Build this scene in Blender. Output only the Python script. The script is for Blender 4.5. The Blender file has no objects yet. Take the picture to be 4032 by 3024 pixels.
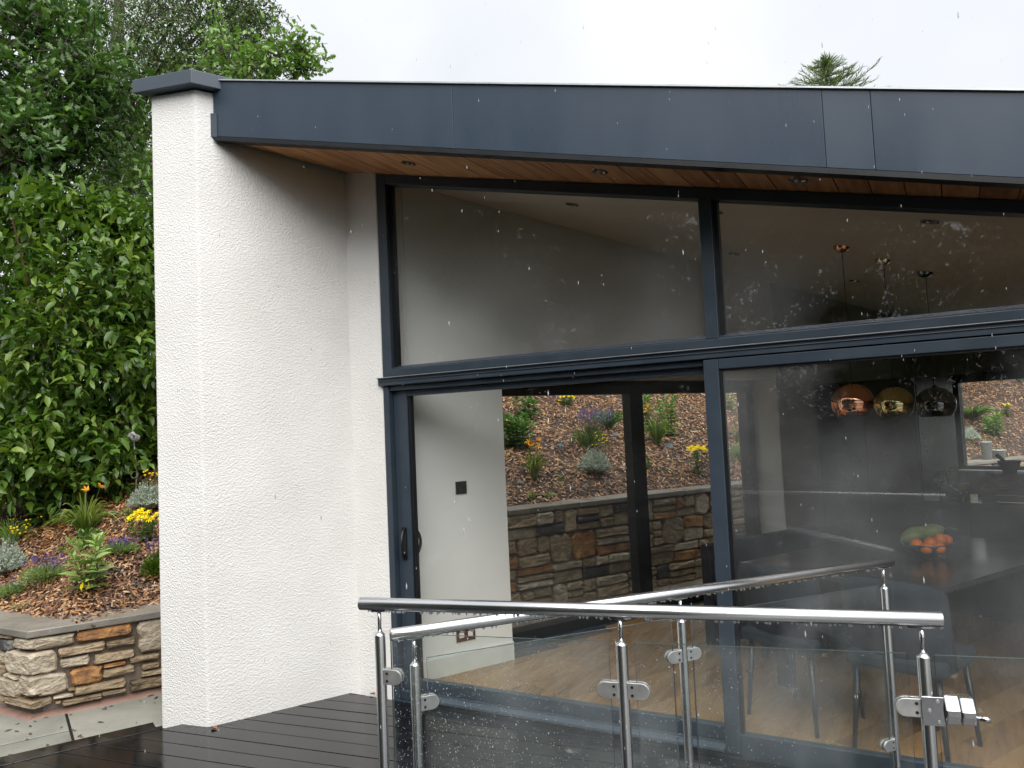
import bpy, math, random
import numpy as np
from mathutils import Vector, Matrix

random.seed(7)
rng = np.random.default_rng(7)
S = bpy.context.scene
COL = S.collection

# ------------------------------------------------------------------ camera
CAM = np.array([0.0, -3.832, 1.62])
YAW, PITCH, ROLL, FPX = math.radians(29.483), math.radians(3.358), math.radians(-2.547), 3028.0
_f = np.array([-math.sin(YAW) * math.cos(PITCH), math.cos(YAW) * math.cos(PITCH), math.sin(PITCH)])
_r = np.array([math.cos(YAW), math.sin(YAW), 0.0])
_u = np.cross(_r, _f)
_r, _u = math.cos(ROLL) * _r + math.sin(ROLL) * _u, -math.sin(ROLL) * _r + math.cos(ROLL) * _u
cam_data = bpy.data.cameras.new('camera')
cam_data.sensor_width = 36.0
cam_data.lens = 36.0 * FPX / 4032.0
cam_data.clip_start = 0.05
cam_data.clip_end = 2000
cam = bpy.data.objects.new('camera', cam_data)
COL.objects.link(cam)
mw = Matrix.Identity(4)
for i in range(3):
    mw[i][0], mw[i][1], mw[i][2], mw[i][3] = _r[i], _u[i], -_f[i], CAM[i]
cam.matrix_world = mw
S.camera = cam

# ------------------------------------------------------------------ sky and sun (overcast, rain)
SUN_AZ = np.array([0.62, -0.785])          # horizontal direction towards the sun
SUN_EL = math.radians(58)
world = bpy.data.worlds.new('World')
S.world = world
world.use_nodes = True
wn, wl = world.node_tree.nodes, world.node_tree.links
wn.clear()
w_out = wn.new('ShaderNodeOutputWorld')
w_bg = wn.new('ShaderNodeBackground')
w_sky = wn.new('ShaderNodeTexSky')
w_sky.sky_type = 'NISHITA'
w_sky.sun_disc = False
w_sky.sun_elevation = SUN_EL
w_sky.sun_rotation = math.atan2(SUN_AZ[0], SUN_AZ[1])
w_sky.dust_density = 4.0
w_tc = wn.new('ShaderNodeTexCoord')
w_no = wn.new('ShaderNodeTexNoise')
w_no.inputs['Scale'].default_value = 2.2
w_no.inputs['Detail'].default_value = 5
w_rp = wn.new('ShaderNodeValToRGB')
w_rp.color_ramp.elements[0].position = 0.30
w_rp.color_ramp.elements[0].color = (4.75, 4.95, 5.3, 1)
w_rp.color_ramp.elements[1].position = 0.72
w_rp.color_ramp.elements[1].color = (6.1, 6.2, 6.4, 1)
w_mx = wn.new('ShaderNodeMix')
w_mx.data_type = 'RGBA'
w_mx.inputs[0].default_value = 0.94      # thick rain cloud over the clear sky
wl.new(w_tc.outputs['Generated'], w_no.inputs['Vector'])
wl.new(w_no.outputs['Fac'], w_rp.inputs['Fac'])
wl.new(w_sky.outputs['Color'], w_mx.inputs[6])
wl.new(w_rp.outputs['Color'], w_mx.inputs[7])
wl.new(w_mx.outputs[2], w_bg.inputs['Color'])
wl.new(w_bg.outputs['Background'], w_out.inputs['Surface'])
w_bg.inputs['Strength'].default_value = 0.050

sun_d = bpy.data.lights.new('sun', 'SUN')
sun_d.energy = 1.5
sun_d.angle = math.radians(75)
sun_d.color = (1.0, 0.97, 0.93)
sun = bpy.data.objects.new('sun', sun_d)
COL.objects.link(sun)
sv = Vector((SUN_AZ[0] * math.cos(SUN_EL), SUN_AZ[1] * math.cos(SUN_EL), math.sin(SUN_EL)))
sun.rotation_euler = sv.to_track_quat('Z', 'Y').to_euler()
sun.location = (4, -8, 12)

S.view_settings.view_transform = 'Standard'
S.view_settings.look = 'None'
S.view_settings.gamma = 1.0
S.view_settings.use_curve_mapping = False
S.view_settings.exposure = 1.84
S.render.engine = 'CYCLES'
S.cycles.max_bounces = 8
S.cycles.diffuse_bounces = 3
S.cycles.glossy_bounces = 4
S.cycles.transmission_bounces = 6
S.cycles.transparent_max_bounces = 24
S.cycles.caustics_reflective = False
S.cycles.caustics_refractive = False
S.cycles.use_denoising = True
S.cycles.sample_clamp_indirect = 6

# ------------------------------------------------------------------ geometry helpers
U = np.array([0.447, 0.894, 0.0]); U /= np.linalg.norm(U)      # along the house's side wall
N = np.array([-U[1], U[0], 0.0])                               # out of the side wall

def un(u, n, z=0.0):
    p = u * U + n * N
    return np.array([p[0], p[1], z])

def ray(px, py):
    return (px - 2016) / FPX * _r - (py - 1512) / FPX * _u + _f

def hit(px, py, nv, c):
    d = ray(px, py); nv = np.asarray(nv, float)
    return CAM + d * (c - CAM @ nv) / (d @ nv)

def hit_z(px, py, z): return hit(px, py, (0, 0, 1), z)
def hit_n(px, py, c): return hit(px, py, N, c)
def hit_u(px, py, c): return hit(px, py, U, c)
def at(px, py, depth): return CAM + ray(px, py) * depth

def zs(x): return 3.304 - 0.2377 * (x + 3.118)                 # underside of the sloping roof

def nw(u): return 4.02 if u < 4 else 4.02 - 0.15 * (u - 4)     # face of the retaining wall
def smooth(t): t = np.clip(t, 0, 1); return t * t * (3 - 2 * t)

def bank_z(x, y):
    x = np.asarray(x, float); y = np.asarray(y, float)
    u = x * U[0] + y * U[1]; n = x * N[0] + y * N[1]
    w = np.where(u < 4, 4.02, 4.02 - 0.15 * (u - 4))
    d = np.minimum(n - w, y + 1.11) - 0.24
    base = 0.485 + 0.40 * smooth((u + 1.9) / 0.5)
    crest = np.where(u > 7, 2.2, 2.7)
    z = base + 0.52 * np.clip(d, 0, crest) + 0.10 * np.clip(d - crest, 0, 60)
    return z + 0.03 * np.sin(3.1 * x + 1.7 * y) * np.clip(d, 0, 1) + 0.02 * np.sin(7.3 * y - 4.1 * x) * np.clip(d, 0, 1)

def hit_bank(px, py):
    d = ray(px, py); t = 3.0
    while t < 60:
        p = CAM + d * t
        if p[2] < bank_z(p[0], p[1]) and p @ N > 4.0 and p[1] > -1.2:
            return np.array([p[0], p[1], float(bank_z(p[0], p[1]))]), t
        t += 0.02
    return CAM + d * 20, 20

def fastmesh(name, V, Fs, rnd=None, smooth_=False):
    V = np.asarray(V, np.float32).reshape(-1, 3)
    me = bpy.data.meshes.new(name)
    me.vertices.add(len(V)); me.vertices.foreach_set('co', V.ravel())
    loops = np.concatenate([np.asarray(F, np.int32).ravel() for F in Fs])
    tot = np.concatenate([np.full(len(F), np.asarray(F).shape[1], np.int32) for F in Fs])
    st = np.concatenate([[0], np.cumsum(tot)[:-1]]).astype(np.int32)
    me.loops.add(len(loops)); me.loops.foreach_set('vertex_index', loops)
    me.polygons.add(len(tot)); me.polygons.foreach_set('loop_start', st)
    try: me.polygons.foreach_set('loop_total', tot)
    except Exception: pass
    if smooth_: me.polygons.foreach_set('use_smooth', np.ones(len(tot), bool))
    me.update(calc_edges=True); me.validate()
    if rnd is not None:
        a = me.attributes.new('rnd', 'FLOAT', 'POINT')
        a.data.foreach_set('value', np.asarray(rnd, np.float32))
    return me

def link(name, me, mat, parent=None, loc=None):
    o = bpy.data.objects.new(name, me)
    COL.objects.link(o)
    if mat is not None and me is not None:
        me.materials.clear(); me.materials.append(mat)
    if parent is not None:
        o.parent = parent
        o.matrix_parent_inverse = Matrix.Identity(4)
        if loc is None:
            o.location = -parent_world(parent)
        else:
            o.location = Vector(loc) - parent_world(parent)
    elif loc is not None:
        o.location = Vector(loc)
    return o

def parent_world(p):
    v = Vector((0, 0, 0))
    while p is not None:
        v = v + Vector(p.location); p = p.parent
    return v

def thing(name, label, cat, loc=(0, 0, 0), group=None):
    o = bpy.data.objects.new(name, None)
    o.empty_display_size = 0.1
    COL.objects.link(o); o.location = Vector([float(c) for c in loc])
    return tag(o, label, cat, group)

def tag(o, label=None, cat=None, group=None, kind=None):
    if label: o['label'] = label
    if cat: o['category'] = cat
    if group: o['group'] = group
    if kind: o['kind'] = kind
    return o

class MB:
    """collects shapes in world coordinates; build() links them as one mesh object"""
    def __init__(s): s.v = []; s.f = []; s.sm = []
    def add(s, V, F, sm=False):
        b = len(s.v); s.v += [tuple(map(float, p)) for p in V]
        s.f += [tuple(i + b for i in f) for f in F]; s.sm += [sm] * len(F)
        return s
    def box(s, x0, x1, y0, y1, z0, z1):
        return s.add([(x0, y0, z0), (x1, y0, z0), (x1, y1, z0), (x0, y1, z0), (x0, y0, z1), (x1, y0, z1), (x1, y1, z1), (x0, y1, z1)],
                     [(3, 2, 1, 0), (4, 5, 6, 7), (0, 1, 5, 4), (1, 2, 6, 5), (2, 3, 7, 6), (3, 0, 4, 7)])
    def obox(s, c, ax, ay, az, hx, hy, hz):
        c, ax, ay, az = [np.asarray(q, float) for q in (c, ax, ay, az)]
        V = [c + i * hx * ax + j * hy * ay + k * hz * az for k in (-1, 1) for i, j in ((-1, -1), (1, -1), (1, 1), (-1, 1))]
        return s.add(V, [(3, 2, 1, 0), (4, 5, 6, 7), (0, 1, 5, 4), (1, 2, 6, 5), (2, 3, 7, 6), (3, 0, 4, 7)])
    def plan(s, poly, z0, z1):
        """prism over a plan polygon (counter-clockwise); z0, z1 numbers or functions of (x, y)"""
        n = len(poly); g = lambda z, p: z(p[0], p[1]) if callable(z) else z
        V = [(p[0], p[1], g(z0, p)) for p in poly] + [(p[0], p[1], g(z1, p)) for p in poly]
        return s.add(V, [tuple(range(n - 1, -1, -1)), tuple(range(n, 2 * n))] + [(i, (i + 1) % n, n + (i + 1) % n, n + i) for i in range(n)])
    def front(s, poly, y0, y1):
        """prism over a polygon in the facade (x, z), counter-clockwise seen from outside (-y)"""
        n = len(poly)
        V = [(p[0], y0, p[1]) for p in poly] + [(p[0], y1, p[1]) for p in poly]
        return s.add(V, [tuple(range(n)), tuple(range(2 * n - 1, n - 1, -1))] + [((i + 1) % n, i, n + i, n + (i + 1) % n) for i in range(n)])
    def extr(s, prof, a, b, ey, ez):
        """profile (p, q) in axes ey, ez swept from a to b"""
        a, b, ey, ez = [np.asarray(q, float) for q in (a, b, ey, ez)]; n = len(prof)
        V = [a + p * ey + q * ez for p, q in prof] + [b + p * ey + q * ez for p, q in prof]
        return s.add(V, [tuple(range(n)), tuple(range(2 * n - 1, n - 1, -1))] + [((i + 1) % n, i, n + i, n + (i + 1) % n) for i in range(n)])
    def tube(s, pts, radii, seg=8, cap=True):
        pts = [np.asarray(p, float) for p in pts]; n = len(pts)
        if not hasattr(radii, '__len__'): radii = [radii] * n
        V = []; prev = None
        for i in range(n):
            t = pts[min(i + 1, n - 1)] - pts[max(i - 1, 0)]; t /= (np.linalg.norm(t) + 1e-9)
            if prev is None:
                h = np.array([0, 0, 1.0]) if abs(t[2]) < 0.9 else np.array([1.0, 0, 0])
                a = np.cross(t, h)
            else:
                a = prev - t * (prev @ t)
            a /= (np.linalg.norm(a) + 1e-9); prev = a; b = np.cross(t, a)
            V += [pts[i] + radii[i] * (math.cos(2 * math.pi * k / seg) * a + math.sin(2 * math.pi * k / seg) * b) for k in range(seg)]
        F = [(i * seg + k, i * seg + (k + 1) % seg, (i + 1) * seg + (k + 1) % seg, (i + 1) * seg + k) for i in range(n - 1) for k in range(seg)]
        s.add(V, F, True)
        if cap:
            b0 = len(s.v) - len(V)
            s.f += [tuple(b0 + k for k in range(seg - 1, -1, -1)), tuple(b0 + (n - 1) * seg + k for k in range(seg))]; s.sm += [False, False]
        return s
    def lathe(s, c, prof, seg=24, sm=True):
        c = np.asarray(c, float); V = []; n = len(prof)
        for r, z in prof:
            V += [c + np.array([r * math.cos(2 * math.pi * k / seg), r * math.sin(2 * math.pi * k / seg), z]) for k in range(seg)]
        F = [(i * seg + k, i * seg + (k + 1) % seg, (i + 1) * seg + (k + 1) % seg, (i + 1) * seg + k) for i in range(n - 1) for k in range(seg)]
        return s.add(V, F, sm)
    def ball(s, c, rx, ry=None, rz=None, seg=16, rings=10):
        ry = ry or rx; rz = rz or rx
        c = np.asarray(c, float); V = [c + [0, 0, -rz]]; F = []
        for i in range(1, rings):
            a = math.pi * i / rings
            V += [c + [rx * math.sin(a) * math.cos(2 * math.pi * k / seg), ry * math.sin(a) * math.sin(2 * math.pi * k / seg), -rz * math.cos(a)] for k in range(seg)]
        V.append(c + [0, 0, rz]); m = len(V) - 1
        for k in range(seg):
            F.append((0, 1 + (k + 1) % seg, 1 + k)); F.append((m, m - seg + k, m - seg + (k + 1) % seg))
            for i in range(rings - 2):
                a0 = 1 + i * seg
                F.append((a0 + k, a0 + (k + 1) % seg, a0 + seg + (k + 1) % seg, a0 + seg + k))
        return s.add(V, F, True)
    def build(s, name, mat, parent=None, bevel=0):
        me = bpy.data.meshes.new(name); me.from_pydata(s.v, [], s.f)
        if any(s.sm): me.polygons.foreach_set('use_smooth', s.sm)
        me.update()
        o = link(name, me, mat, parent)
        if bevel:
            m = o.modifiers.new('edge', 'BEVEL'); m.width = bevel; m.segments = 2; m.limit_method = 'ANGLE'; m.angle_limit = math.radians(40)
            m.harden_normals = False
        return o

def clip(poly, nv, c):
    """keep the part of a plan polygon where p . nv <= c"""
    out = []; m = len(poly)
    for i in range(m):
        a, b = poly[i], poly[(i + 1) % m]
        da = a[0] * nv[0] + a[1] * nv[1] - c; db = b[0] * nv[0] + b[1] * nv[1] - c
        if da <= 0: out.append(a)
        if (da < 0 < db) or (db < 0 < da):
            t = da / (da - db); out.append((a[0] + t * (b[0] - a[0]), a[1] + t * (b[1] - a[1])))
    return out

# ------------------------------------------------------------------ materials
def pm(name, stops, scale=5.0, detail=5.0, rough=(0.5, 0.6), bump=0.0, bscale=60.0, bdist=0.01, metal=0.0, stretch=(1, 1, 1),
       rnd=0.0, attr=0.0, transl=0.0, spec=0.5, coat=0.0, rot=(0, 0, 0), lo=0.3, hi=0.7, bstretch=None, voro=False):
    m = bpy.data.materials.new(name); m.use_nodes = True
    nt = m.node_tree; nd, lk = nt.nodes, nt.links; nd.clear()
    out = nd.new('ShaderNodeOutputMaterial'); b = nd.new('ShaderNodeBsdfPrincipled')
    tc = nd.new('ShaderNodeTexCoord'); oi = nd.new('ShaderNodeObjectInfo')
    mp = nd.new('ShaderNodeMapping'); mp.inputs['Scale'].default_value = stretch; mp.inputs['Rotation'].default_value = rot
    off = nd.new('ShaderNodeVectorMath'); off.operation = 'SCALE'; off.inputs[0].default_value = (13, 7, 19)
    lk.new(oi.outputs['Random'], off.inputs['Scale']); lk.new(off.outputs[0], mp.inputs['Location'])
    lk.new(tc.outputs['Object'], mp.inputs['Vector'])
    no = nd.new('ShaderNodeTexNoise'); no.inputs['Scale'].default_value = scale; no.inputs['Detail'].default_value = detail
    lk.new(mp.outputs[0], no.inputs['Vector'])
    mr = nd.new('ShaderNodeMapRange'); mr.inputs['From Min'].default_value = lo; mr.inputs['From Max'].default_value = hi
    lk.new(no.outputs['Fac'], mr.inputs['Value']); val = mr.outputs[0]
    def mixv(val, sock, k):
        q = nd.new('ShaderNodeMix'); q.data_type = 'FLOAT'; q.inputs[0].default_value = k
        lk.new(val, q.inputs[2]); lk.new(sock, q.inputs[3]); return q.outputs[0]
    if rnd: val = mixv(val, oi.outputs['Random'], rnd)
    if attr:
        at_ = nd.new('ShaderNodeAttribute'); at_.attribute_name = 'rnd'; val = mixv(val, at_.outputs['Fac'], attr)
    rp = nd.new('ShaderNodeValToRGB'); e = rp.color_ramp.elements
    while len(e) < len(stops): e.new(0.5)
    for i, (p, c) in enumerate(stops): e[i].position = p; e[i].color = (*c, 1)
    lk.new(val, rp.inputs['Fac']); lk.new(rp.outputs['Color'], b.inputs['Base Color'])
    rr = nd.new('ShaderNodeMapRange'); rr.inputs['From Min'].default_value = 0.35; rr.inputs['From Max'].default_value = 0.65
    rr.inputs['To Min'].default_value = rough[0]; rr.inputs['To Max'].default_value = rough[1]
    n2 = nd.new('ShaderNodeTexNoise'); n2.inputs['Scale'].default_value = scale * 0.7; n2.inputs['Detail'].default_value = 3
    lk.new(mp.outputs[0], n2.inputs['Vector']); lk.new(n2.outputs['Fac'], rr.inputs['Value']); lk.new(rr.outputs[0], b.inputs['Roughness'])
    b.inputs['Metallic'].default_value = metal; b.inputs['Specular IOR Level'].default_value = spec; b.inputs['Coat Weight'].default_value = coat
    if bump:
        mp2 = nd.new('ShaderNodeMapping'); mp2.inputs['Scale'].default_value = bstretch or stretch; mp2.inputs['Rotation'].default_value = rot
        lk.new(tc.outputs['Object'], mp2.inputs['Vector'])
        if voro:
            bn = nd.new('ShaderNodeTexVoronoi'); bn.feature = 'SMOOTH_F1'; bn.inputs['Scale'].default_value = bscale
            wob = nd.new('ShaderNodeTexNoise'); wob.inputs['Scale'].default_value = bscale * 0.6
            add = nd.new('ShaderNodeMixRGB'); add.inputs[0].default_value = 0.010
            lk.new(mp2.outputs[0], wob.inputs['Vector']); lk.new(mp2.outputs[0], add.inputs[1]); lk.new(wob.outputs['Color'], add.inputs[2])
            lk.new(add.outputs[0], bn.inputs['Vector']); bs = bn.outputs['Distance']
        else:
            bn = nd.new('ShaderNodeTexNoise'); bn.inputs['Scale'].default_value = bscale; bn.inputs['Detail'].default_value = 4
            lk.new(mp2.outputs[0], bn.inputs['Vector']); bs = bn.outputs['Fac']
        bp = nd.new('ShaderNodeBump'); bp.inputs['Strength'].default_value = bump; bp.inputs['Distance'].default_value = bdist
        lk.new(bs, bp.inputs['Height']); lk.new(bp.outputs[0], b.inputs['Normal'])
    if transl:
        tr = nd.new('ShaderNodeBsdfTranslucent'); ms = nd.new('ShaderNodeMixShader'); ms.inputs[0].default_value = transl
        hs = nd.new('ShaderNodeHueSaturation'); hs.inputs['Value'].default_value = 1.6; hs.inputs['Saturation'].default_value = 1.1
        lk.new(rp.outputs['Color'], hs.inputs['Color']); lk.new(hs.outputs[0], tr.inputs['Color'])
        lk.new(b.outputs[0], ms.inputs[1]); lk.new(tr.outputs[0], ms.inputs[2]); lk.new(ms.outputs[0], out.inputs['Surface'])
    else:
        lk.new(b.outputs[0], out.inputs['Surface'])
    return m

def plain(name, c, rough=0.5, metal=0.0, spec=0.5, coat=0.0):
    return pm(name, [(0, tuple(x * 0.92 for x in c)), (1, tuple(min(1, x * 1.08) for x in c))], scale=9, rough=(rough * 0.9, min(1, rough * 1.1)), metal=metal, spec=spec, coat=coat)

def glass(name, tint, ior, veil=0.0, fscale=3.0):
    """thin glazing: tinted straight-through light plus mirror reflection by angle; film = pale diffuse share painting drifting mist onto panes; slight fogging on rail glass"""
    m = bpy.data.materials.new(name); m.use_nodes = True
    nt = m.node_tree; nd, lk = nt.nodes, nt.links; nd.clear()
    out = nd.new('ShaderNodeOutputMaterial')
    tr = nd.new('ShaderNodeBsdfTransparent'); tr.inputs['Color'].default_value = (*tint, 1)
    gl = nd.new('ShaderNodeBsdfGlossy'); gl.inputs['Roughness'].default_value = 0.012; gl.inputs['Color'].default_value = (1, 1, 1, 1)
    fr = nd.new('ShaderNodeFresnel'); ge = nd.new('ShaderNodeNewGeometry')
    mx = nd.new('ShaderNodeMix'); mx.data_type = 'FLOAT'; mx.inputs[2].default_value = ior; mx.inputs[3].default_value = 1.0 / ior
    lk.new(ge.outputs['Backfacing'], mx.inputs[0]); lk.new(mx.outputs[0], fr.inputs['IOR'])
    ms = nd.new('ShaderNodeMixShader'); lk.new(fr.outputs[0], ms.inputs[0]); lk.new(tr.outputs[0], ms.inputs[1]); lk.new(gl.outputs[0], ms.inputs[2])
    last = ms.outputs[0]
    if veil:
        df = nd.new('ShaderNodeBsdfDiffuse'); df.inputs['Color'].default_value = (0.8, 0.83, 0.85, 1)
        tc = nd.new('ShaderNodeTexCoord'); no = nd.new('ShaderNodeTexNoise'); no.inputs['Scale'].default_value = fscale; no.inputs['Detail'].default_value = 5
        mr = nd.new('ShaderNodeMapRange'); mr.inputs['From Min'].default_value = 0.38; mr.inputs['From Max'].default_value = 0.75
        mr.inputs['To Min'].default_value = 0.0; mr.inputs['To Max'].default_value = veil
        lk.new(tc.outputs['Object'], no.inputs['Vector']); lk.new(no.outputs['Fac'], mr.inputs['Value'])
        m2 = nd.new('ShaderNodeMixShader'); lk.new(mr.outputs[0], m2.inputs[0]); lk.new(last, m2.inputs[1]); lk.new(df.outputs[0], m2.inputs[2]); last = m2.outputs[0]
    lk.new(last, out.inputs['Surface'])
    return m

def water_mat():
    m = bpy.data.materials.new('water_drop'); m.use_nodes = True
    b = m.node_tree.nodes['Principled BSDF']
    b.inputs['Base Color'].default_value = (0.9, 0.93, 0.96, 1); b.inputs['Roughness'].default_value = 0.03
    b.inputs['Transmission Weight'].default_value = 0.6; b.inputs['IOR'].default_value = 1.33
    return m

M = {}
M['render'] = pm('roughcast_render', [(0, (0.76, 0.750, 0.725)), (1, (0.84, 0.832, 0.81))], scale=2.5, rough=(0.85, 0.95), bump=0.5, bscale=115, bdist=0.008, spec=0.25, voro=True)
M['plaster'] = pm('interior_plaster', [(0, (0.78, 0.80, 0.78)), (1, (0.82, 0.84, 0.82))], scale=3, rough=(0.7, 0.85), spec=0.3)
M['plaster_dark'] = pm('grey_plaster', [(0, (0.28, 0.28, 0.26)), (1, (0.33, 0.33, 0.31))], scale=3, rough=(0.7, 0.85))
M['ceiling'] = pm('ceiling_paint', [(0, (0.74, 0.71, 0.64)), (1, (0.79, 0.76, 0.69))], scale=2, rough=(0.8, 0.9))
M['alu'] = pm('anthracite_metal', [(0, (0.030, 0.043, 0.060)), (1, (0.040, 0.055, 0.074))], scale=6, rough=(0.28, 0.42), bump=0.05, bscale=300, bdist=0.002)
M['alu_fascia'] = pm('anthracite_fascia', [(0, (0.033, 0.051, 0.077)), (1, (0.040, 0.060, 0.088))], scale=2.2, detail=8, rough=(0.26, 0.38), bump=0.06, bscale=2.2, bdist=0.02, stretch=(2.0, 2.0, 0.6), bstretch=(1, 1, 1))
M['alu_cap'] = pm('anthracite_capping', [(0, (0.056, 0.074, 0.098)), (1, (0.070, 0.090, 0.115))], scale=3, rough=(0.35, 0.5))
M['alu_black'] = plain('black_metal', (0.006, 0.008, 0.010), 0.4)
M['lead_edge'] = plain('pale_metal_edge', (0.55, 0.58, 0.60), 0.35, metal=0.7)
M['cedar'] = pm('cedar_board', [(0, (0.25, 0.10, 0.04)), (0.45, (0.52, 0.235, 0.095)), (0.8, (0.64, 0.33, 0.14)), (1, (0.70, 0.42, 0.20))], scale=6, detail=8, rough=(0.35, 0.5), stretch=(5.0, 0.45, 1), rnd=0.45, bump=0.15, bscale=30, bdist=0.003)
M['deck'] = pm('wet_black_decking', [(0, (0.003, 0.0033, 0.0042)), (1, (0.008, 0.0087, 0.0105))], scale=3, detail=7, rough=(0.05, 0.20), stretch=(0.5, 4, 1), rot=(0, 0, -math.radians(8)), rnd=0.25, bump=0.12, bscale=120, bdist=0.0025, bstretch=(0.04, 1.0, 1), spec=0.5)
M['oak'] = pm('oak_floor', [(0, (0.16, 0.083, 0.030)), (0.5, (0.33, 0.185, 0.072)), (1, (0.43, 0.26, 0.112))], scale=5, detail=9, rough=(0.22, 0.4), stretch=(5, 0.5, 1), rot=(0, 0, math.radians(26.6)), rnd=0.45, bump=0.05, bscale=60)
M['steel'] = pm('brushed_steel', [(0, (0.68, 0.685, 0.69)), (1, (0.76, 0.765, 0.77))], scale=4, rough=(0.18, 0.26), metal=1.0)
M['steel_pol'] = pm('polished_steel', [(0, (0.55, 0.56, 0.57)), (1, (0.68, 0.68, 0.69))], scale=8, rough=(0.08, 0.16), metal=1.0)
M['clamp'] = pm('satin_clamp_steel', [(0, (0.58, 0.58, 0.57)), (1, (0.72, 0.72, 0.71))], scale=25, rough=(0.3, 0.45), metal=0.85)
M['dark'] = plain('dark_screw', (0.03, 0.03, 0.03), 0.4, metal=0.6)
M['glass_win'] = glass('window_glass', (0.985, 0.99, 0.985), 1.50, veil=0.11, fscale=0.7)  # pale share imitates mist hanging in front of the high panes
M['glass_door'] = glass('door_glass', (0.985, 0.99, 0.985), 1.40, veil=0.115, fscale=0.8)  # haze of the mist before the right leaf, painted into its glass
M['glass_clear'] = glass('clear_door_glass', (0.985, 0.99, 0.985), 1.40, veil=0.014, fscale=1.0)
M['glass_rail'] = glass('toughened_rail_glass', (0.945, 0.965, 0.958), 1.42, veil=0.045, fscale=3)
M['glass_edge'] = plain('glass_edge', (0.07, 0.10, 0.10), 0.15)
M['water'] = water_mat()
M['stone'] = pm('rubble_stone', [(0, (0.07, 0.052, 0.035)), (0.3, (0.21, 0.155, 0.095)), (0.62, (0.34, 0.26, 0.165)), (0.85, (0.44, 0.35, 0.235)), (1, (0.30, 0.155, 0.06))], scale=11, detail=10, rough=(0.5, 0.85), rnd=0.42, bump=1.0, bscale=20, bdist=0.03, stretch=(1, 1, 1.7), lo=0.25, hi=0.75)
M['stone_pale'] = pm('dressed_sandstone', [(0, (0.24, 0.19, 0.13)), (0.5, (0.42, 0.355, 0.265)), (1, (0.54, 0.475, 0.375))], scale=11, detail=10, rough=(0.55, 0.8), rnd=0.25, bump=1.0, bscale=22, bdist=0.025, stretch=(1, 1, 1.7))
M['stone_rust'] = pm('iron_stained_stone', [(0, (0.08, 0.035, 0.018)), (0.4, (0.26, 0.125, 0.045)), (0.75, (0.42, 0.21, 0.075)), (1, (0.40, 0.31, 0.20))], scale=9, detail=10, rough=(0.5, 0.8), rnd=0.2, bump=1.0, bscale=22, bdist=0.025)
M['stone_dark'] = pm('blackened_stone', [(0, (0.02, 0.02, 0.022)), (0.7, (0.06, 0.06, 0.062)), (1, (0.2, 0.19, 0.17))], scale=8, detail=8, rough=(0.5, 0.8), bump=0.8, bscale=30, bdist=0.015)
M['mortar'] = pm('lime_mortar', [(0, (0.20, 0.16, 0.13)), (1, (0.32, 0.26, 0.22))], scale=9, rough=(0.85, 0.95), bump=0.5, bscale=90, bdist=0.006)
M['mortar_red'] = pm('red_mortar_fillet', [(0, (0.20, 0.115, 0.088)), (1, (0.29, 0.18, 0.14))], scale=9, rough=(0.7, 0.9), bump=0.4, bscale=60)
M['coping'] = pm('wet_stone_coping', [(0, (0.15, 0.135, 0.115)), (1, (0.27, 0.25, 0.215))], scale=5, detail=8, rough=(0.22, 0.5), rnd=0.3, bump=0.5, bscale=25, bdist=0.01)
M['flag'] = pm('wet_sandstone_flag', [(0, (0.15, 0.155, 0.135)), (0.5, (0.23, 0.235, 0.205)), (1, (0.31, 0.305, 0.265))], scale=3.2, detail=8, rough=(0.12, 0.4), rnd=0.35, bump=0.2, bscale=18, bdist=0.006)
M['soil'] = pm('wet_soil', [(0, (0.020, 0.012, 0.007)), (1, (0.060, 0.034, 0.018))], scale=8, rough=(0.6, 0.9), bump=0.9, bscale=40, bdist=0.03)
M['grass'] = pm('lawn', [(0, (0.025, 0.032, 0.014)), (1, (0.055, 0.065, 0.032))], scale=3, rough=(0.7, 0.9), bump=0.6, bscale=40, bdist=0.03)
M['bark_chip'] = pm('bark_chip', [(0, (0.011, 0.006, 0.003)), (0.3, (0.062, 0.025, 0.010)), (0.55, (0.185, 0.078, 0.028)), (0.78, (0.36, 0.185, 0.074)), (1, (0.58, 0.42, 0.24))], scale=30, rough=(0.22, 0.5), attr=0.92)
M['trunk'] = pm('tree_bark', [(0, (0.035, 0.028, 0.02)), (1, (0.10, 0.085, 0.065))], scale=9, rough=(0.8, 0.95), bump=0.8, bscale=25, bdist=0.02, stretch=(1, 1, 0.3))
M['stem'] = pm('green_stem', [(0, (0.06, 0.09, 0.025)), (1, (0.12, 0.14, 0.05))], scale=9, rough=(0.5, 0.7))
M['stem_red'] = pm('red_brown_stem', [(0, (0.07, 0.03, 0.018)), (1, (0.14, 0.06, 0.03))], scale=9, rough=(0.5, 0.7))
def leafmat(name, dark, mid, light, rough=(0.22, 0.38), transl=0.22):
    return pm(name, [(0, dark), (0.55, mid), (1, light)], scale=3, rough=rough, attr=0.75, transl=transl, spec=0.45)
M['leaf_dogwood'] = leafmat('dogwood_leaf', (0.026, 0.068, 0.012), (0.085, 0.165, 0.023), (0.23, 0.31, 0.05))
M['leaf_oak'] = leafmat('oak_leaf', (0.022, 0.060, 0.013), (0.058, 0.130, 0.022), (0.15, 0.25, 0.04))
M['leaf_birch'] = leafmat('birch_leaf', (0.030, 0.062, 0.015), (0.070, 0.125, 0.027), (0.15, 0.22, 0.05))
M['leaf_rear'] = leafmat('rear_tree_leaf', (0.034, 0.044, 0.014), (0.075, 0.092, 0.028), (0.135, 0.155, 0.05))
M['leaf_light'] = leafmat('young_leaf', (0.08, 0.17, 0.03), (0.16, 0.29, 0.055), (0.27, 0.41, 0.10))
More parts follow.
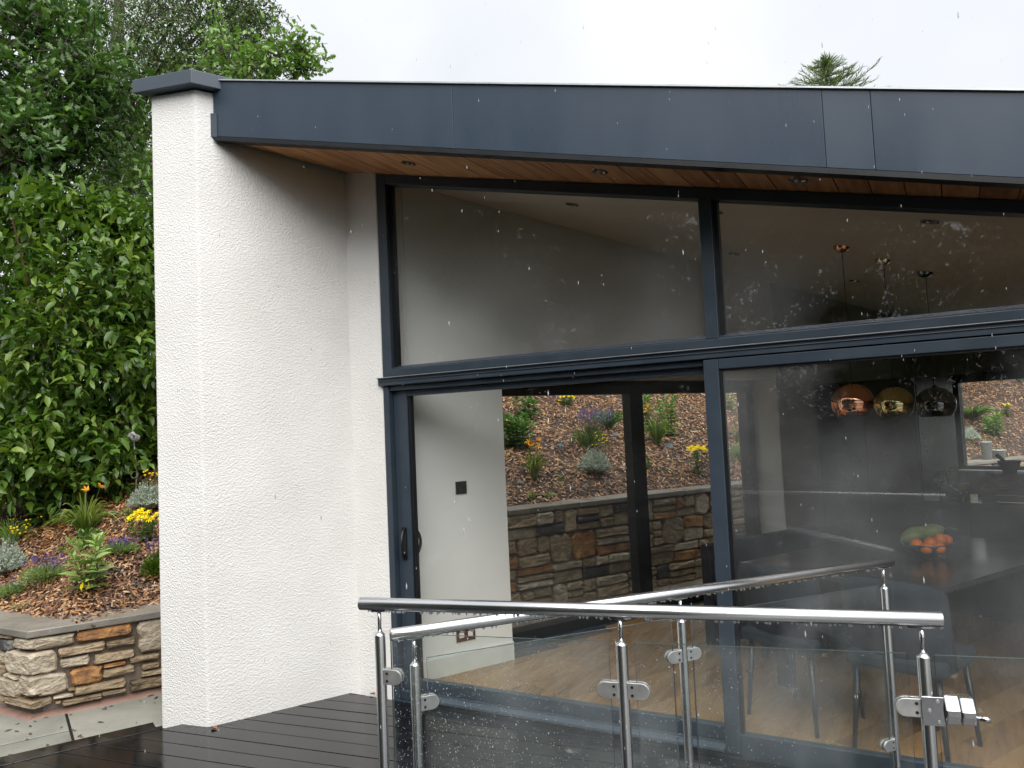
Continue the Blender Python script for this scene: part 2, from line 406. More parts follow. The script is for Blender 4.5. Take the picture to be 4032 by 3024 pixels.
M['leaf_glossy'] = leafmat('glossy_leaf', (0.04, 0.12, 0.02), (0.085, 0.21, 0.036), (0.17, 0.31, 0.06), rough=(0.15, 0.3))
M['leaf_yellowgreen'] = leafmat('strap_leaf', (0.06, 0.12, 0.02), (0.12, 0.19, 0.035), (0.30, 0.33, 0.06))
M['leaf_silver'] = leafmat('silver_leaf', (0.24, 0.29, 0.22), (0.42, 0.48, 0.39), (0.60, 0.65, 0.56), rough=(0.6, 0.8), transl=0.15)
M['leaf_sage'] = leafmat('sage_leaf', (0.12, 0.19, 0.06), (0.24, 0.34, 0.11), (0.40, 0.48, 0.22), rough=(0.5, 0.7))
M['leaf_felt'] = leafmat('felted_leaf', (0.16, 0.26, 0.06), (0.30, 0.42, 0.12), (0.46, 0.55, 0.24), rough=(0.5, 0.7))
M['leaf_conifer'] = leafmat('conifer_spray', (0.08, 0.13, 0.035), (0.15, 0.22, 0.07), (0.25, 0.31, 0.14))
M['leaf_dry'] = leafmat('dry_straw', (0.20, 0.15, 0.06), (0.32, 0.26, 0.11), (0.30, 0.34, 0.12), rough=(0.6, 0.8))
M['petal_yellow'] = leafmat('yellow_petal', (0.70, 0.52, 0.0), (0.85, 0.70, 0.005), (0.90, 0.78, 0.02), rough=(0.5, 0.6), transl=0.2)
M['petal_orange'] = leafmat('orange_petal', (0.75, 0.27, 0.004), (0.86, 0.40, 0.01), (0.9, 0.55, 0.03), rough=(0.5, 0.6), transl=0.2)
M['petal_purple'] = leafmat('purple_floret', (0.085, 0.045, 0.19), (0.14, 0.085, 0.30), (0.23, 0.16, 0.42), rough=(0.6, 0.7), transl=0.1)
M['slate'] = pm('wet_slate_chip', [(0, (0.05, 0.06, 0.07)), (1, (0.11, 0.13, 0.15))], scale=9, rough=(0.12, 0.3), bump=0.3, bscale=30)
M['galv'] = pm('galvanised_steel', [(0, (0.38, 0.41, 0.42)), (1, (0.55, 0.58, 0.59))], scale=14, rough=(0.4, 0.55), metal=0.5)
M['white_wire'] = plain('white_coated_wire', (0.62, 0.62, 0.60), 0.35)
M['eye_grey'] = pm('speckled_ceramic', [(0, (0.46, 0.45, 0.45)), (1, (0.64, 0.63, 0.63))], scale=60, rough=(0.3, 0.5))
M['black'] = plain('black_paint', (0.008, 0.008, 0.009), 0.35)
M['white'] = plain('white_paint', (0.78, 0.78, 0.76), 0.4)
M['iris'] = plain('blue_grey_paint', (0.10, 0.13, 0.19), 0.3)
M['cabinet'] = plain('charcoal_cabinet', (0.012, 0.013, 0.016), 0.3)
M['worktop'] = pm('dark_stone_worktop', [(0, (0.020, 0.021, 0.024)), (1, (0.040, 0.041, 0.045))], scale=12, rough=(0.10, 0.2))
M['table'] = pm('grey_stone_tabletop', [(0, (0.030, 0.031, 0.033)), (0.8, (0.05, 0.051, 0.053)), (1, (0.09, 0.09, 0.09))], scale=3, detail=9, rough=(0.14, 0.26))
M['teal'] = pm('teal_fabric', [(0, (0.007, 0.015, 0.023)), (1, (0.012, 0.023, 0.033))], scale=20, rough=(0.8, 0.95), bump=0.3, bscale=300, bdist=0.002)
M['navy'] = pm('navy_fabric', [(0, (0.012, 0.014, 0.022)), (1, (0.022, 0.025, 0.036))], scale=20, rough=(0.8, 0.95))
M['pale_wood'] = pm('pale_wood', [(0, (0.40, 0.27, 0.14)), (1, (0.52, 0.37, 0.21))], scale=8, rough=(0.4, 0.6), stretch=(1, 1, 0.2))
M['walnut'] = pm('dark_wood', [(0, (0.035, 0.022, 0.015)), (1, (0.085, 0.055, 0.036))], scale=8, rough=(0.4, 0.6), stretch=(0.3, 1, 3))
def mirror_metal(name, c): return plain(name, c, 0.06, metal=1.0)
M['copper'] = mirror_metal('copper_mirror', (0.95, 0.45, 0.28)); M['gold'] = mirror_metal('brass_mirror', (0.80, 0.68, 0.34)); M['chrome'] = mirror_metal('smoked_mirror', (0.20, 0.21, 0.22))
M['orange'] = plain('orange_peel', (0.80, 0.20, 0.012), 0.4); M['melon'] = pm('melon_skin', [(0, (0.12, 0.17, 0.05)), (1, (0.24, 0.30, 0.11))], scale=9, rough=(0.4, 0.6))
M['nickel'] = plain('brushed_nickel', (0.30, 0.28, 0.26), 0.25, metal=1.0); M['brass_switch'] = plain('bronze_plate', (0.34, 0.22, 0.13), 0.25, metal=1.0)
M['dead_leaf'] = plain('fallen_leaf', (0.30, 0.11, 0.03), 0.5)
M['granite'] = plain('grey_granite', (0.09, 0.09, 0.088), 0.6)

# ------------------------------------------------------------------ foliage builders
T_OVATE = (np.array([(0, 0, 0), (.3, -.42, .07), (.3, 0, 0), (.3, .42, .07), (.66, -.33, .03), (.66, 0, -.04), (.66, .33, .03), (1, 0, -.16)]),
           [np.array([(0, 2, 1), (0, 3, 2), (4, 5, 7), (5, 6, 7)]), np.array([(1, 2, 5, 4), (2, 3, 6, 5)])])
_oak = [(.0, .03), (.14, .13), (.26, .30), (.36, .15), (.52, .42), (.61, .19), (.76, .38), (.84, .17), (.95, .2), (1., .0)]
T_OAK = (np.array([(a, 0, -.1 * a * a) for a, w in _oak] + [(a + .05, -w, .05) for a, w in _oak] + [(a + .05, w, .05) for a, w in _oak]),
         [np.array([(i, i + 1, 11 + i, 10 + i) for i in range(9)] + [(i + 1, i, 20 + i, 21 + i) for i in range(9)])])
T_DIAM = (np.array([(0, 0, 0), (.45, -.42, .06), (1, 0, -.1), (.45, .42, .06)]), [np.array([(0, 1, 2, 3)])])
T_NARROW = (np.array([(0, -.2, 0), (0, .2, 0), (.5, -.5, .04), (.5, .5, .04), (1, 0, -.1)]), [np.array([(0, 2, 3, 1)]), np.array([(2, 4, 3)])])

def unit(a): return a / (np.linalg.norm(a, axis=-1, keepdims=True) + 1e-9)

def leaves(P, D, L, W, tmpl, up=0.6, jit=0.6):
    """arrays of leaf positions, directions, lengths and widths -> vertices, faces, per-vertex random value"""
    P = np.asarray(P, float); k = len(P); D = unit(np.asarray(D, float))
    Nh = unit(rng.normal(size=(k, 3)) * jit + np.array([0, 0, up]))
    Sd = unit(np.cross(D, Nh)); Nn = np.cross(Sd, D)
    T, Fs = tmpl; m = len(T)
    L = np.broadcast_to(L, (k,)); W = np.broadcast_to(W, (k,))
    V = P[:, None, :] + T[None, :, 0, None] * (L[:, None, None] * D[:, None, :]) + T[None, :, 1, None] * (W[:, None, None] * Sd[:, None, :]) + T[None, :, 2, None] * (L[:, None, None] * Nn[:, None, :])
    offs = np.arange(k)[:, None, None] * m
    FF = [(F[None] + offs).reshape(-1, F.shape[1]) for F in Fs]
    return V.reshape(-1, 3), FF, np.repeat(rng.random(k), m)

def leaf_obj(name, parent, mat, P, D, L, W, tmpl, up=0.6, jit=0.6, rnd=None):
    V, F, r = leaves(P, D, L, W, tmpl, up, jit)
    if rnd is not None: r = np.repeat(np.clip(rnd, 0, 1), len(tmpl[0]))
    return link(name, fastmesh(name, V, F, r), mat, parent)

def strips(curves, widths):
    """flat tapering blades along curves (k, m, 3)"""
    C = np.asarray(curves, float); k, m, _ = C.shape
    T = unit(np.gradient(C, axis=1)); side = unit(np.cross(T, rng.normal(size=(k, 1, 3)) * 0.5 + np.array([0, 0, 0.2]) + unit(rng.normal(size=(k, 1, 3)))))
    w = np.asarray(widths)[:, None, None] * np.sqrt(np.clip(1 - np.linspace(0, 1, m) ** 2, 0.02, 1))[None, :, None] * 0.5
    V = np.concatenate([C - side * w, C + side * w], axis=1).reshape(-1, 3)
    i = np.arange(m - 1); q = np.stack([i, i + 1, m + i + 1, m + i], 1)
    F = (q[None] + (np.arange(k) * 2 * m)[:, None, None]).reshape(-1, 4)
    return V, [F], np.repeat(rng.random(k), 2 * m)

def arcs(base, k, h, spread, droop, m=5, r0=0.02):
    a = rng.uniform(0, 2 * np.pi, k); s = spread * np.sqrt(rng.random(k)) ; hh = h * rng.uniform(0.65, 1.1, k)
    t = np.linspace(0, 1, m)[None, :]
    x = base[0] + (r0 + s[:, None] * t ** 1.3) * np.cos(a)[:, None]; y = base[1] + (r0 + s[:, None] * t ** 1.3) * np.sin(a)[:, None]
    z = base[2] + hh[:, None] * (t - droop * t ** 3 * (0.4 + s[:, None] / max(spread, 1e-6)))
    return np.stack([x, y, z], 2)

def stems_mesh(name, parent, mat, lines, r=0.004, seg=4):
    b = MB()
    for pts in lines: b.tube(pts, [r * (1 - 0.6 * i / (len(pts) - 1)) for i in range(len(pts))], seg, False)
    return b.build(name, mat, parent)

def shrub_cloud(centres, radii, k, out=1.0):
    """points and outward directions through a union of ellipsoid clumps, denser near the surface"""
    ci = rng.integers(0, len(centres), k); c = np.asarray(centres)[ci]; r = np.asarray(radii)[ci]
    d = unit(rng.normal(size=(k, 3))); rr = rng.random(k) ** 0.33
    return c + d * rr[:, None] * r, d * out

def make_shrub(name, label, cat, base, centres, radii, k, L, W, mat, stem_mat, tmpl=T_OVATE, droop=-0.35, group=None, nstem=10, twigs=90):
    t = thing(name, label, cat, base, group)
    centres = np.asarray(centres, float); radii = np.asarray(radii, float)
    # twigs end in fans of leaves
    kt = max(8, k // 9); Pt, Dt = shrub_cloud(centres, radii, kt)
    Dt = unit(Dt + rng.normal(size=Dt.shape) * 0.45 + np.array([0, 0, 0.15]))
    idx = np.repeat(np.arange(kt), 9); s = np.tile(np.linspace(-0.5, 0.5, 9), kt)
    P = Pt[idx] + Dt[idx] * (s * L * 3.2)[:, None] + rng.normal(size=(len(idx), 3)) * L * 0.12
    D = unit(Dt[idx] * 0.5 + rng.normal(size=(len(idx), 3)) * 0.75 + np.array([0, 0, droop]))
    Ls = L * rng.uniform(0.6, 1.2, len(idx)); tone = np.repeat(rng.random(kt), 9) * 0.6 + rng.random(len(idx)) * 0.4
    leaf_obj('crown', t, mat, P, D, Ls, Ls * W, tmpl, up=1.3, jit=0.5, rnd=tone)
    b = MB()
    for i in range(nstem):
        c = centres[i % len(centres)] + rng.normal(size=3) * radii[i % len(centres)] * 0.3
        m = (np.asarray(base) + c) / 2 + rng.normal(size=3) * 0.06
        b.tube([np.asarray(base) + rng.normal(size=3) * [0.12, 0.12, 0.0] - [0, 0, 0.05], m, c], [0.018, 0.012, 0.006], 5, False)
    for i in range(min(twigs, kt)):
        b.tube([Pt[i] - Dt[i] * L * 2.4, Pt[i] + Dt[i] * L * 1.5], [0.004, 0.002], 3, False)
    b.build('stem', stem_mat, t)
    return t

def make_tree(name, label, base, top, r0, clumps, radii, k, L, W, mat, tmpl, droop, bark='trunk', twig_len=0.5, per=10, group=None, up=0.8, hang=0.0):
    t = thing(name, label, 'tree', base, group)
    base = np.asarray(base, float); top = np.asarray(top, float); clumps = np.asarray(clumps, float)
    b = MB(); n = 7
    tr = [base + (top - base) * i / (n - 1) + (rng.normal(size=3) * [0.08, 0.08, 0] * min(i, 3) if 0 < i < n - 1 else 0) for i in range(n)]
    tr[0] = tr[0] - np.array([0, 0, 0.2])
    b.tube(tr, [r0 * (1 - 0.82 * i / (n - 1)) for i in range(n)], 9, False)
    for c in clumps:
        f = np.clip((c[2] - base[2]) / (top[2] - base[2]) - 0.25, 0.15, 0.9) * (n - 1); i = int(f); p0 = tr[i] + (tr[min(i + 1, n - 1)] - tr[i]) * (f - i)
        rr = r0 * 0.38 * (1 - 0.7 * f / (n - 1)); mid = (p0 + c) / 2 + np.array([0, 0, 0.12 * np.linalg.norm(c - p0)]) + rng.normal(size=3) * 0.15
        b.tube([p0, mid, c], [rr, rr * 0.6, rr * 0.22], 5, False)
    kt = max(10, k // per)
    ci = rng.integers(0, len(clumps), kt); d = unit(rng.normal(size=(kt, 3)) * [1, 1, 0.8]); R = np.asarray(radii)[ci][:, None]
    Pt = clumps[ci] + d * R * (rng.random(kt) ** 0.5)[:, None]
    Dt = unit(d + rng.normal(size=(kt, 3)) * 0.5 + np.array([0, 0, -hang]))
    tl = twig_len * rng.uniform(0.6, 1.3, kt)
    for i in range(min(kt, 420)):
        b.tube([clumps[ci[i]] + (Pt[i] - clumps[ci[i]]) * 0.25, Pt[i], Pt[i] + Dt[i] * tl[i]], [0.014, 0.008, 0.003], 3, False)
    b.build('trunk', M[bark], t)
    idx = np.repeat(np.arange(kt), per); s = rng.random(len(idx))
    P = Pt[idx] + Dt[idx] * (s * tl[idx])[:, None] + rng.normal(size=(len(idx), 3)) * L * 0.55
    P[:, 2] -= hang * (s * tl[idx]) ** 2 * 0.5
    D = unit(Dt[idx] * 0.35 + rng.normal(size=(len(idx), 3)) + np.array([0, 0, droop]))
    Ls = L * rng.uniform(0.65, 1.2, len(idx)); tone = np.repeat(rng.random(kt), per) * 0.65 + rng.random(len(idx)) * 0.35
    leaf_obj('crown', t, mat, P, D, Ls, Ls * W, tmpl, up=up, jit=0.7, rnd=tone)
    return t

# ================================================================== SETTING
def structure(name, o_or_mb, mat=None, parent=None):
    o = o_or_mb.build(name, mat, parent) if isinstance(o_or_mb, MB) else o_or_mb
    if parent is None: o['kind'] = 'structure'
    return o

structure('ground', MB().plan([(-400, -400), (400, -400), (400, 400), (-400, 400)], -0.12, -0.075), M['grass'])

# bank behind the retaining wall: one sheet that climbs away from the wall and goes on as a plateau
def bank_sheet():
    us = np.concatenate([np.linspace(-60, -6, 14), np.arange(-5.5, 14, 0.25), np.linspace(14.5, 90, 14)])
    ds = np.concatenate([[0.2, 0.26], np.arange(0.35, 6, 0.2), np.linspace(6.5, 90, 14)])
    V = []
    for u in us:
        for d in ds:
            w = 4.02 if u < 4 else 4.02 - 0.15 * (u - 4)
            p = un(u, w + d)
            if p[1] < -0.9: p[1] = -0.9
            V.append((p[0], p[1], float(bank_z(p[0], p[1]))))
    k = len(ds)
    F = np.array([(i * k + j, (i + 1) * k + j, (i + 1) * k + j + 1, i * k + j + 1) for i in range(len(us) - 1) for j in range(k - 1)])
    return link('bank', fastmesh('bank', V, [F], smooth_=True), M['soil'])
structure('bank', bank_sheet())

# bark mulch: loose chips over the bank
def mulch():
    spec = [(-6.2, -1.0, 0.25, 4.6, 40000), (-1.0, 6.5, 0.25, 3.6, 40000), (6.5, 14, 0.25, 3.8, 18000)]
    Ps = []
    for u0, u1, d0, d1, k in spec:
        u = rng.uniform(u0, u1, k); d = d0 + (d1 - d0) * rng.random(k)
        w = np.where(u < 4, 4.02, 4.02 - 0.15 * (u - 4)) + d
        Ps.append(u[:, None] * U[None, :2] + w[:, None] * N[None, :2])
    xl = rng.uniform(-7.4, -4.9, 12000); yl = rng.uniform(-1.0, 1.5, 12000); Ps.append(np.stack([xl, yl], 1))
    P = np.concatenate(Ps); P = P[(P[:, 1] > -0.87 + rng.normal(0, .02, len(P))) & (P @ N[:2] > 2.2)]
    # some spilled on the coping edge
    k = len(P); z = bank_z(P[:, 0], P[:, 1])
    L = rng.uniform(0.018, 0.06, k) * np.where(rng.random(k) < 0.08, 1.9, 1); W = rng.uniform(0.007, 0.019, k); H = rng.uniform(0.003, 0.008, k)
    a = rng.uniform(0, 2 * np.pi, k); tl = rng.normal(0, 0.32, k)
    D = np.stack([np.cos(a) * np.cos(tl), np.sin(a) * np.cos(tl), np.sin(tl)], 1)
    # follow the slope
    e = 0.02; gx = (bank_z(P[:, 0] + e, P[:, 1]) - z) / e; gy = (bank_z(P[:, 0], P[:, 1] + e) - z) / e
    D[:, 2] += gx * D[:, 0] + gy * D[:, 1]; D = unit(D)
    Nn = unit(np.stack([-gx, -gy, np.ones(k)], 1) + rng.normal(size=(k, 3)) * 0.25); Sd = unit(np.cross(Nn, D)); Nn = np.cross(D, Sd)
    C = np.stack([P[:, 0], P[:, 1], z + rng.uniform(0.0, 0.028, k)], 1)
    T = np.array([(-.5, -.5, 0), (.5, -.4, 0), (.5, .5, 0), (-.5, .4, 0), (-.42, 0.1, 1), (.4, -.1, 1)])
    V = C[:, None] + T[None, :, 0, None] * (L[:, None] * D)[:, None] + T[None, :, 1, None] * (W[:, None] * Sd)[:, None] + T[None, :, 2, None] * (H[:, None] * Nn)[:, None]
    o6 = (np.arange(k) * 6)[:, None, None]
    Q = np.array([(0, 1, 5, 4), (2, 3, 4, 5)]); R = np.array([(1, 2, 5), (3, 0, 4)])
    v = rng.beta(1.2, 1.25, k)
    o = link('bark_mulch', fastmesh('bark_mulch', V.reshape(-1, 3), [(Q[None] + o6).reshape(-1, 4), (R[None] + o6).reshape(-1, 3)], np.repeat(v, 6)), M['bark_chip'])
    return tag(o, 'brown bark mulch spread over the planted bank', 'mulch', kind='stuff')
mulch()

# deck of wet black boards
TH = math.radians(8); EX = np.array([math.cos(TH), math.sin(TH)]); EY = np.array([-math.sin(TH), math.cos(TH)])
deck = bpy.data.objects.new('deck', None); COL.objects.link(deck); deck['kind'] = 'structure'
PITCH_B = 0.1325
for i in range(-34, 6):
    f0 = i * PITCH_B - 0.118; f1 = f0 + PITCH_B - 0.004
    poly = [tuple(-6 * EX + f0 * EY), tuple(5 * EX + f0 * EY), tuple(5 * EX + f1 * EY), tuple(-6 * EX + f1 * EY)]
    poly = clip(poly, (0, 1), -0.045); poly = clip(poly, N, 3.185) if len(poly) > 2 else poly
    if len(poly) < 3: continue
    MB().plan(poly, -0.03, 0.0 + random.uniform(-0.0012, 0.0012)).build('deck_board', M['deck'], deck, bevel=0.0025)
p = [un(-8, 3.191), un(-2.67, 3.191), un(-2.67, 3.325), un(-8, 3.325)]
MB().plan([(q[0], q[1]) for q in p][::-1], -0.055, 0.004).build('border_board', M['deck'], deck, bevel=0.003)
MB().plan([(-9, -9), (6, -9), (6, -0.02), (-9, -0.02)], -0.072, -0.034).build('deck_base', M['black'], deck)
# paving in the passage between house and retaining wall
paving = bpy.data.objects.new('paving', None); COL.objects.link(paving); paving['kind'] = 'structure'
def flag(u0, u1, n0, n1):
    g = 0.006
    p = [un(u0 + g, n0 + g), un(u0 + g, n1 - g), un(u1 - g, n1 - g), un(u1 - g, n0 + g)]
    MB().plan([(q[0], q[1]) for q in p][::-1], -0.07, -0.032 + random.uniform(-0.002, 0.002)).build('flagstone', M['flag'], paving, bevel=0.004)
for (a, b) in ((3.335, 3.63), (3.63, 4.19), (4.19, 4.75), (4.75, 5.4)):
    flag(-4.6 if a < 3.6 else -4.2, -3.07, a, b); flag(-5.6, -4.6 if a < 3.6 else -4.2, a, b); flag(-7, -5.6, a, b)
for k, (u0, u1) in enumerate(((-3.07, -2.28), (-2.28, -1.4), (-1.4, -0.55), (-0.55, 0.35), (0.35, 1.2), (1.2, 2.05), (2.05, 2.95), (2.95, 3.8), (3.8, 4.7), (4.7, 5.6))):
    flag(u0, u1, 3.335, 4.10)
for u0, u1 in ((5.6, 6.5), (6.5, 7.4), (7.4, 8.3), (8.3, 9.2), (9.2, 10.1)):
    for n0, n1 in ((0.3, 1.2), (1.2, 2.1), (2.1, 3.0), (3.0, nw(u1) + 0.1)): flag(u0, u1, n0, n1)
MB().plan([(q[0], q[1]) for q in (un(-9, 3.33), un(10, 3.33), un(10, 5.6), un(-9, 5.6))], -0.074, -0.045).build('joint_bed', M['mortar'], paving)

# ------------------------------------------------------------------ retaining wall
rw = thing('retaining_wall', 'low rubble stone retaining wall with stone coping below the mulched bank', 'wall', un(-3.2, 4.02))
core = MB()
zc = lambda u: 0.46 if u < -1.6 else 0.86
for u0, u1, z1 in ((-3.19, -1.6, 0.46), (-1.6, 4.0, 0.86), (4.0, 12.5, 0.86)):
    p = [un(u0, nw(u0) + 0.035), un(u1, nw(u1) + 0.035), un(u1, nw(u1) + 0.33), un(u0, nw(u0) + 0.33)]
    core.plan([(q[0], q[1]) for q in p], -0.1, z1)
core.plan([(-12, -1.075), (-5.085, -1.075), (-4.95, -0.8), (-12, -0.8)], -0.1, 0.459)
core.build('mortar_core', M['mortar'], rw)

def stone(o, t, out, w, h, proud, mat, name='stone', quoin=0):
    """irregular stone with rounded arrises: o = lower left corner on the wall face, t along the wall, out = outward"""
    o, t, out = [np.asarray(q, float) for q in (o, t, out)]; up = np.array([0, 0, 1.0])
    j = lambda s: random.uniform(-s, s)
    cxs = min(w, h) * 0.16
    ring = [(cxs, 0), (w * .5, 0), (w - cxs, 0), (w, cxs), (w, h * .55), (w, h - cxs), (w - cxs, h), (w * .5, h), (cxs, h), (0, h - cxs), (0, h * .45), (0, cxs)]
    jj = min(w, h) * 0.085
    ring = [(a + j(jj), b + j(jj)) for a, b in ring]; n = len(ring)
    V = [o + a * t + b * up - 0.07 * out for a, b in ring]
    V += [o + a * t + b * up + proud * 0.25 * out for a, b in ring]
    ins = min(0.013, min(w, h) * 0.16)
    for a, b in ring:
        aa = a + (w / 2 - a) * (ins / (w / 2)); bb = b + (h / 2 - b) * (ins / (h / 2))
        V.append(o + aa * t + bb * up + (proud * random.uniform(0.78, 1.18)) * out)
    V.append(o + (w / 2 + j(w * .1)) * t + (h / 2 + j(h * .1)) * up + proud * random.uniform(0.85, 1.2) * out)
    F = []
    for i in range(n):
        k = (i + 1) % n
        F += [(i, k, n + k, n + i), (n + i, n + k, 2 * n + k, 2 * n + i), (2 * n + i, 2 * n + k, 3 * n)]
    return MB().add(V, F, False).build(name, M[mat], rw)

# stones seen beside the deck, read off the wall face: corner pixels of a 2.766x enlargement
SC = 700 / 1936.0
def face_stones(rows, nv, c, t, out):
    for xl, ytl, ybl, xr, ytr, ybr, mat in rows:
        P = [hit(x * SC, 2300 + y * SC, nv, c) for x, y in ((xl, ytl), (xl, ybl), (xr, ytr), (xr, ybr))]
        sv_ = [q @ t for q in P]; z0 = (P[1][2] + P[3][2]) / 2; z1 = (P[0][2] + P[2][2]) / 2
        s0 = (sv_[0] + sv_[1]) / 2; s1 = (sv_[2] + sv_[3]) / 2
        if s1 < s0: s0, s1 = s1, s0
        a = P[0] - t * (P[0] @ t) ; a[2] = 0
        yield a + t * s0 + np.array([0, 0, z0]), s1 - s0, max(0.02, min(z1, 0.452) - z0), mat
right_face = [(372, 490, 715, 800, 430, 640, 'stone_pale'), (808, 425, 465, 1250, 355, 395, 'stone'), (840, 480, 630, 1430, 390, 545, 'stone_rust'),
    (1270, 345, 380, 1720, 280, 340, 'stone'), (1500, 400, 720, 1790, 335, 700, 'stone_pale'), (640, 700, 795, 1140, 620, 720, 'stone'), (1155, 630, 705, 1470, 560, 640, 'stone'),
    (387, 735, 985, 625, 695, 950, 'stone_pale'), (650, 815, 915, 975, 770, 865, 'stone_pale'), (1025, 785, 870, 1460, 690, 790, 'stone'), (387, 1000, 1225, 735, 950, 1175, 'stone_pale'),
    (770, 930, 1110, 1110, 885, 1045, 'stone_rust'), (1125, 875, 905, 1365, 840, 870, 'stone_rust'), (1125, 915, 1010, 1460, 885, 965, 'stone'), (1410, 810, 850, 1730, 735, 815, 'stone'),
    (1540, 870, 935, 1735, 840, 905, 'stone'), (1540, 945, 1000, 1790, 915, 970, 'stone'), (1410, 1050, 1150, 1790, 1000, 1110, 'stone'), (810, 1130, 1200, 1370, 1020, 1130, 'stone'),
    (740, 1140, 1170, 815, 1120, 1150, 'stone'), (580, 1225, 1250, 800, 1180, 1215, 'stone_pale'), (392, 1260, 1335, 565, 1225, 1305, 'stone'), (600, 1270, 1305, 665, 1260, 1295, 'stone'),
    (675, 1250, 1295, 1110, 1195, 1260, 'stone'), (1110, 1170, 1210, 1370, 1130, 1165, 'stone')]
left_face = [(185, 480, 690, 372, 490, 715, 'stone_pale'), (0, 455, 575, 170, 460, 580, 'stone'), (0, 590, 715, 165, 590, 715, 'stone_dark'), (0, 730, 850, 75, 730, 855, 'stone_pale'), (0, 870, 975, 75, 870, 975, 'stone'),
    (95, 735, 965, 385, 735, 985, 'stone_pale'), (75, 975, 1015, 225, 980, 1025, 'stone_pale'), (0, 1025, 1205, 235, 1030, 1215, 'stone_pale'), (242, 995, 1215, 385, 1000, 1225, 'stone_pale'), (0, 1215, 1275, 88, 1218, 1280, 'stone'), (95, 1230, 1315, 390, 1245, 1335, 'stone')]
for o, w, h, m_ in face_stones(right_face, N, 4.02, U, -N):
    stone(o, U, -N, w, h, 0.028, m_)
XV = np.array([1.0, 0, 0]); YV = np.array([0, 1.0, 0])
for o, w, h, m_ in face_stones(left_face, YV, -1.11, XV, -YV):
    stone(o, XV, -YV, w, h, 0.028, m_)

def rubble(s0, s1, z0, z1, place):
    z = z0
    while z < z1 - 0.03:
        H = min(random.uniform(0.15, 0.27), z1 - z)
        if z1 - z - H < 0.08: H = z1 - z
        s = s0
        while s < s1 - 0.04:
            w = min(random.uniform(0.13, 0.42), s1 - s); g = 0.011; kind = random.random()
            def put(a, b, c, d):
                m_ = random.choices(('stone', 'stone_pale', 'stone_rust', 'stone_dark'), (0.66, 0.14, 0.13, 0.07))[0]
                place(a + g / 2, c + g / 2, b - a - g, d - c - g, m_)
            if kind < 0.25 and w < 0.32: put(s, s + w, z, z + H)
            elif kind < 0.8 or H < 0.18:
                q = random.uniform(0.35, 0.65) * H; put(s, s + w, z, z + q)
                if w > 0.28 and random.random() < 0.5:
                    r = random.uniform(.35, .65) * w; put(s, s + r, z + q, z + H); put(s + r, s + w, z + q, z + H)
                else: put(s, s + w, z + q, z + H)
            else:
                for a_, b_ in ((0, .34), (.34, .62), (.62, 1)): put(s, s + w, z + a_ * H, z + b_ * H)
            s += w
        z += H
rubble(-2.37, -1.6, -0.03, 0.455, lambda s, z, w, h, m_: stone(un(s, 4.02, z), U, -N, w, h, random.uniform(0.015, 0.035), m_))
rubble(-1.6, 4.0, -0.03, 0.855, lambda s, z, w, h, m_: stone(un(s, 4.02, z), U, -N, w, h, random.uniform(0.015, 0.04), m_))
U2 = unit(un(9.0, nw(9.0)) - un(4.0, 4.02)); N2 = np.array([-U2[1], U2[0], 0])
rubble(0.02, 5.6, 0.2, 0.855, lambda s, z, w, h, m_: stone(un(4.0, 4.02) + U2 * s + np.array([0, 0, z]), U2, -N2, w, h, random.uniform(0.015, 0.04), m_))
for x in (-5.75, -6.2): rubble(x - 0.2, x + 0.24, -0.03, 0.455, lambda s, z, w, h, m_: stone(np.array([s, -1.11, z]), XV, -YV, w, h, 0.03, m_))

def coping(a, b, inward, z, ln):
    a, b, inward = [np.asarray(q, float) for q in (a, b, inward)]
    t = unit(b - a); L = np.linalg.norm(b - a); s = 0
    while s < L - 0.01:
        w = min(ln * random.uniform(0.75, 1.2), L - s)
        p0 = a + t * (s + 0.003); p1 = a + t * (s + w - 0.003)
        e0, e1 = 0.035 + random.uniform(-.008, .008), 0.035 + random.uniform(-.008, .008)
        mid = (p0 + p1) / 2 - inward * (0.035 + random.uniform(-.01, .012))
        poly = [p0 - inward * e0, mid, p1 - inward * e1, p1 + inward * 0.30, p0 + inward * 0.30]
        MB().plan([(q[0], q[1]) for q in poly], z, z + 0.045 + random.uniform(-.004, .004)).build('coping_stone', M['coping'], rw, bevel=0.007)
        s += w
# mitred corner slab, then straight runs
cpt = np.array([-5.052, -1.11, 0])
inw = unit(N + YV)
q0 = cpt - inw * 0.04
MB().plan([tuple(v[:2]) for v in (cpt + np.array([-0.85, -0.035, 0]), q0, cpt + U * 0.95 - N * 0.035, cpt + U * 0.95 + N * 0.30, cpt + inw * 0.36, cpt + np.array([-0.85, 0.28, 0]))], 0.462, 0.508).build('coping_stone', M['coping'], rw, bevel=0.007)
coping(cpt + U * 0.955, un(-1.58, 4.02), N, 0.462, 0.8)
coping(un(-1.6, 4.02), un(4.0, 4.02), N, 0.862, 0.85)
coping(un(4.0, 4.02), un(4.0, 4.02) + U2 * 8.2, N2, 0.862, 0.85)
coping(cpt + np.array([-4.5, 0, 0]), cpt + np.array([-0.855, 0, 0]), YV, 0.462, 0.9)
f_ = MB()
f_.extr([(0, 0), (0.055, 0), (0.0, 0.025)], un(-3.27, 4.035, -0.034), un(5.5, 4.035, -0.034), -N, (0, 0, 1))
f_.extr([(0, 0), (0.055, 0), (0.0, 0.025)], np.array([-9, -1.095, -0.034]), np.array([-5.03, -1.095, -0.034]), -YV, (0, 0, 1))
f_.build('mortar_fillet', M['mortar_red'], rw)

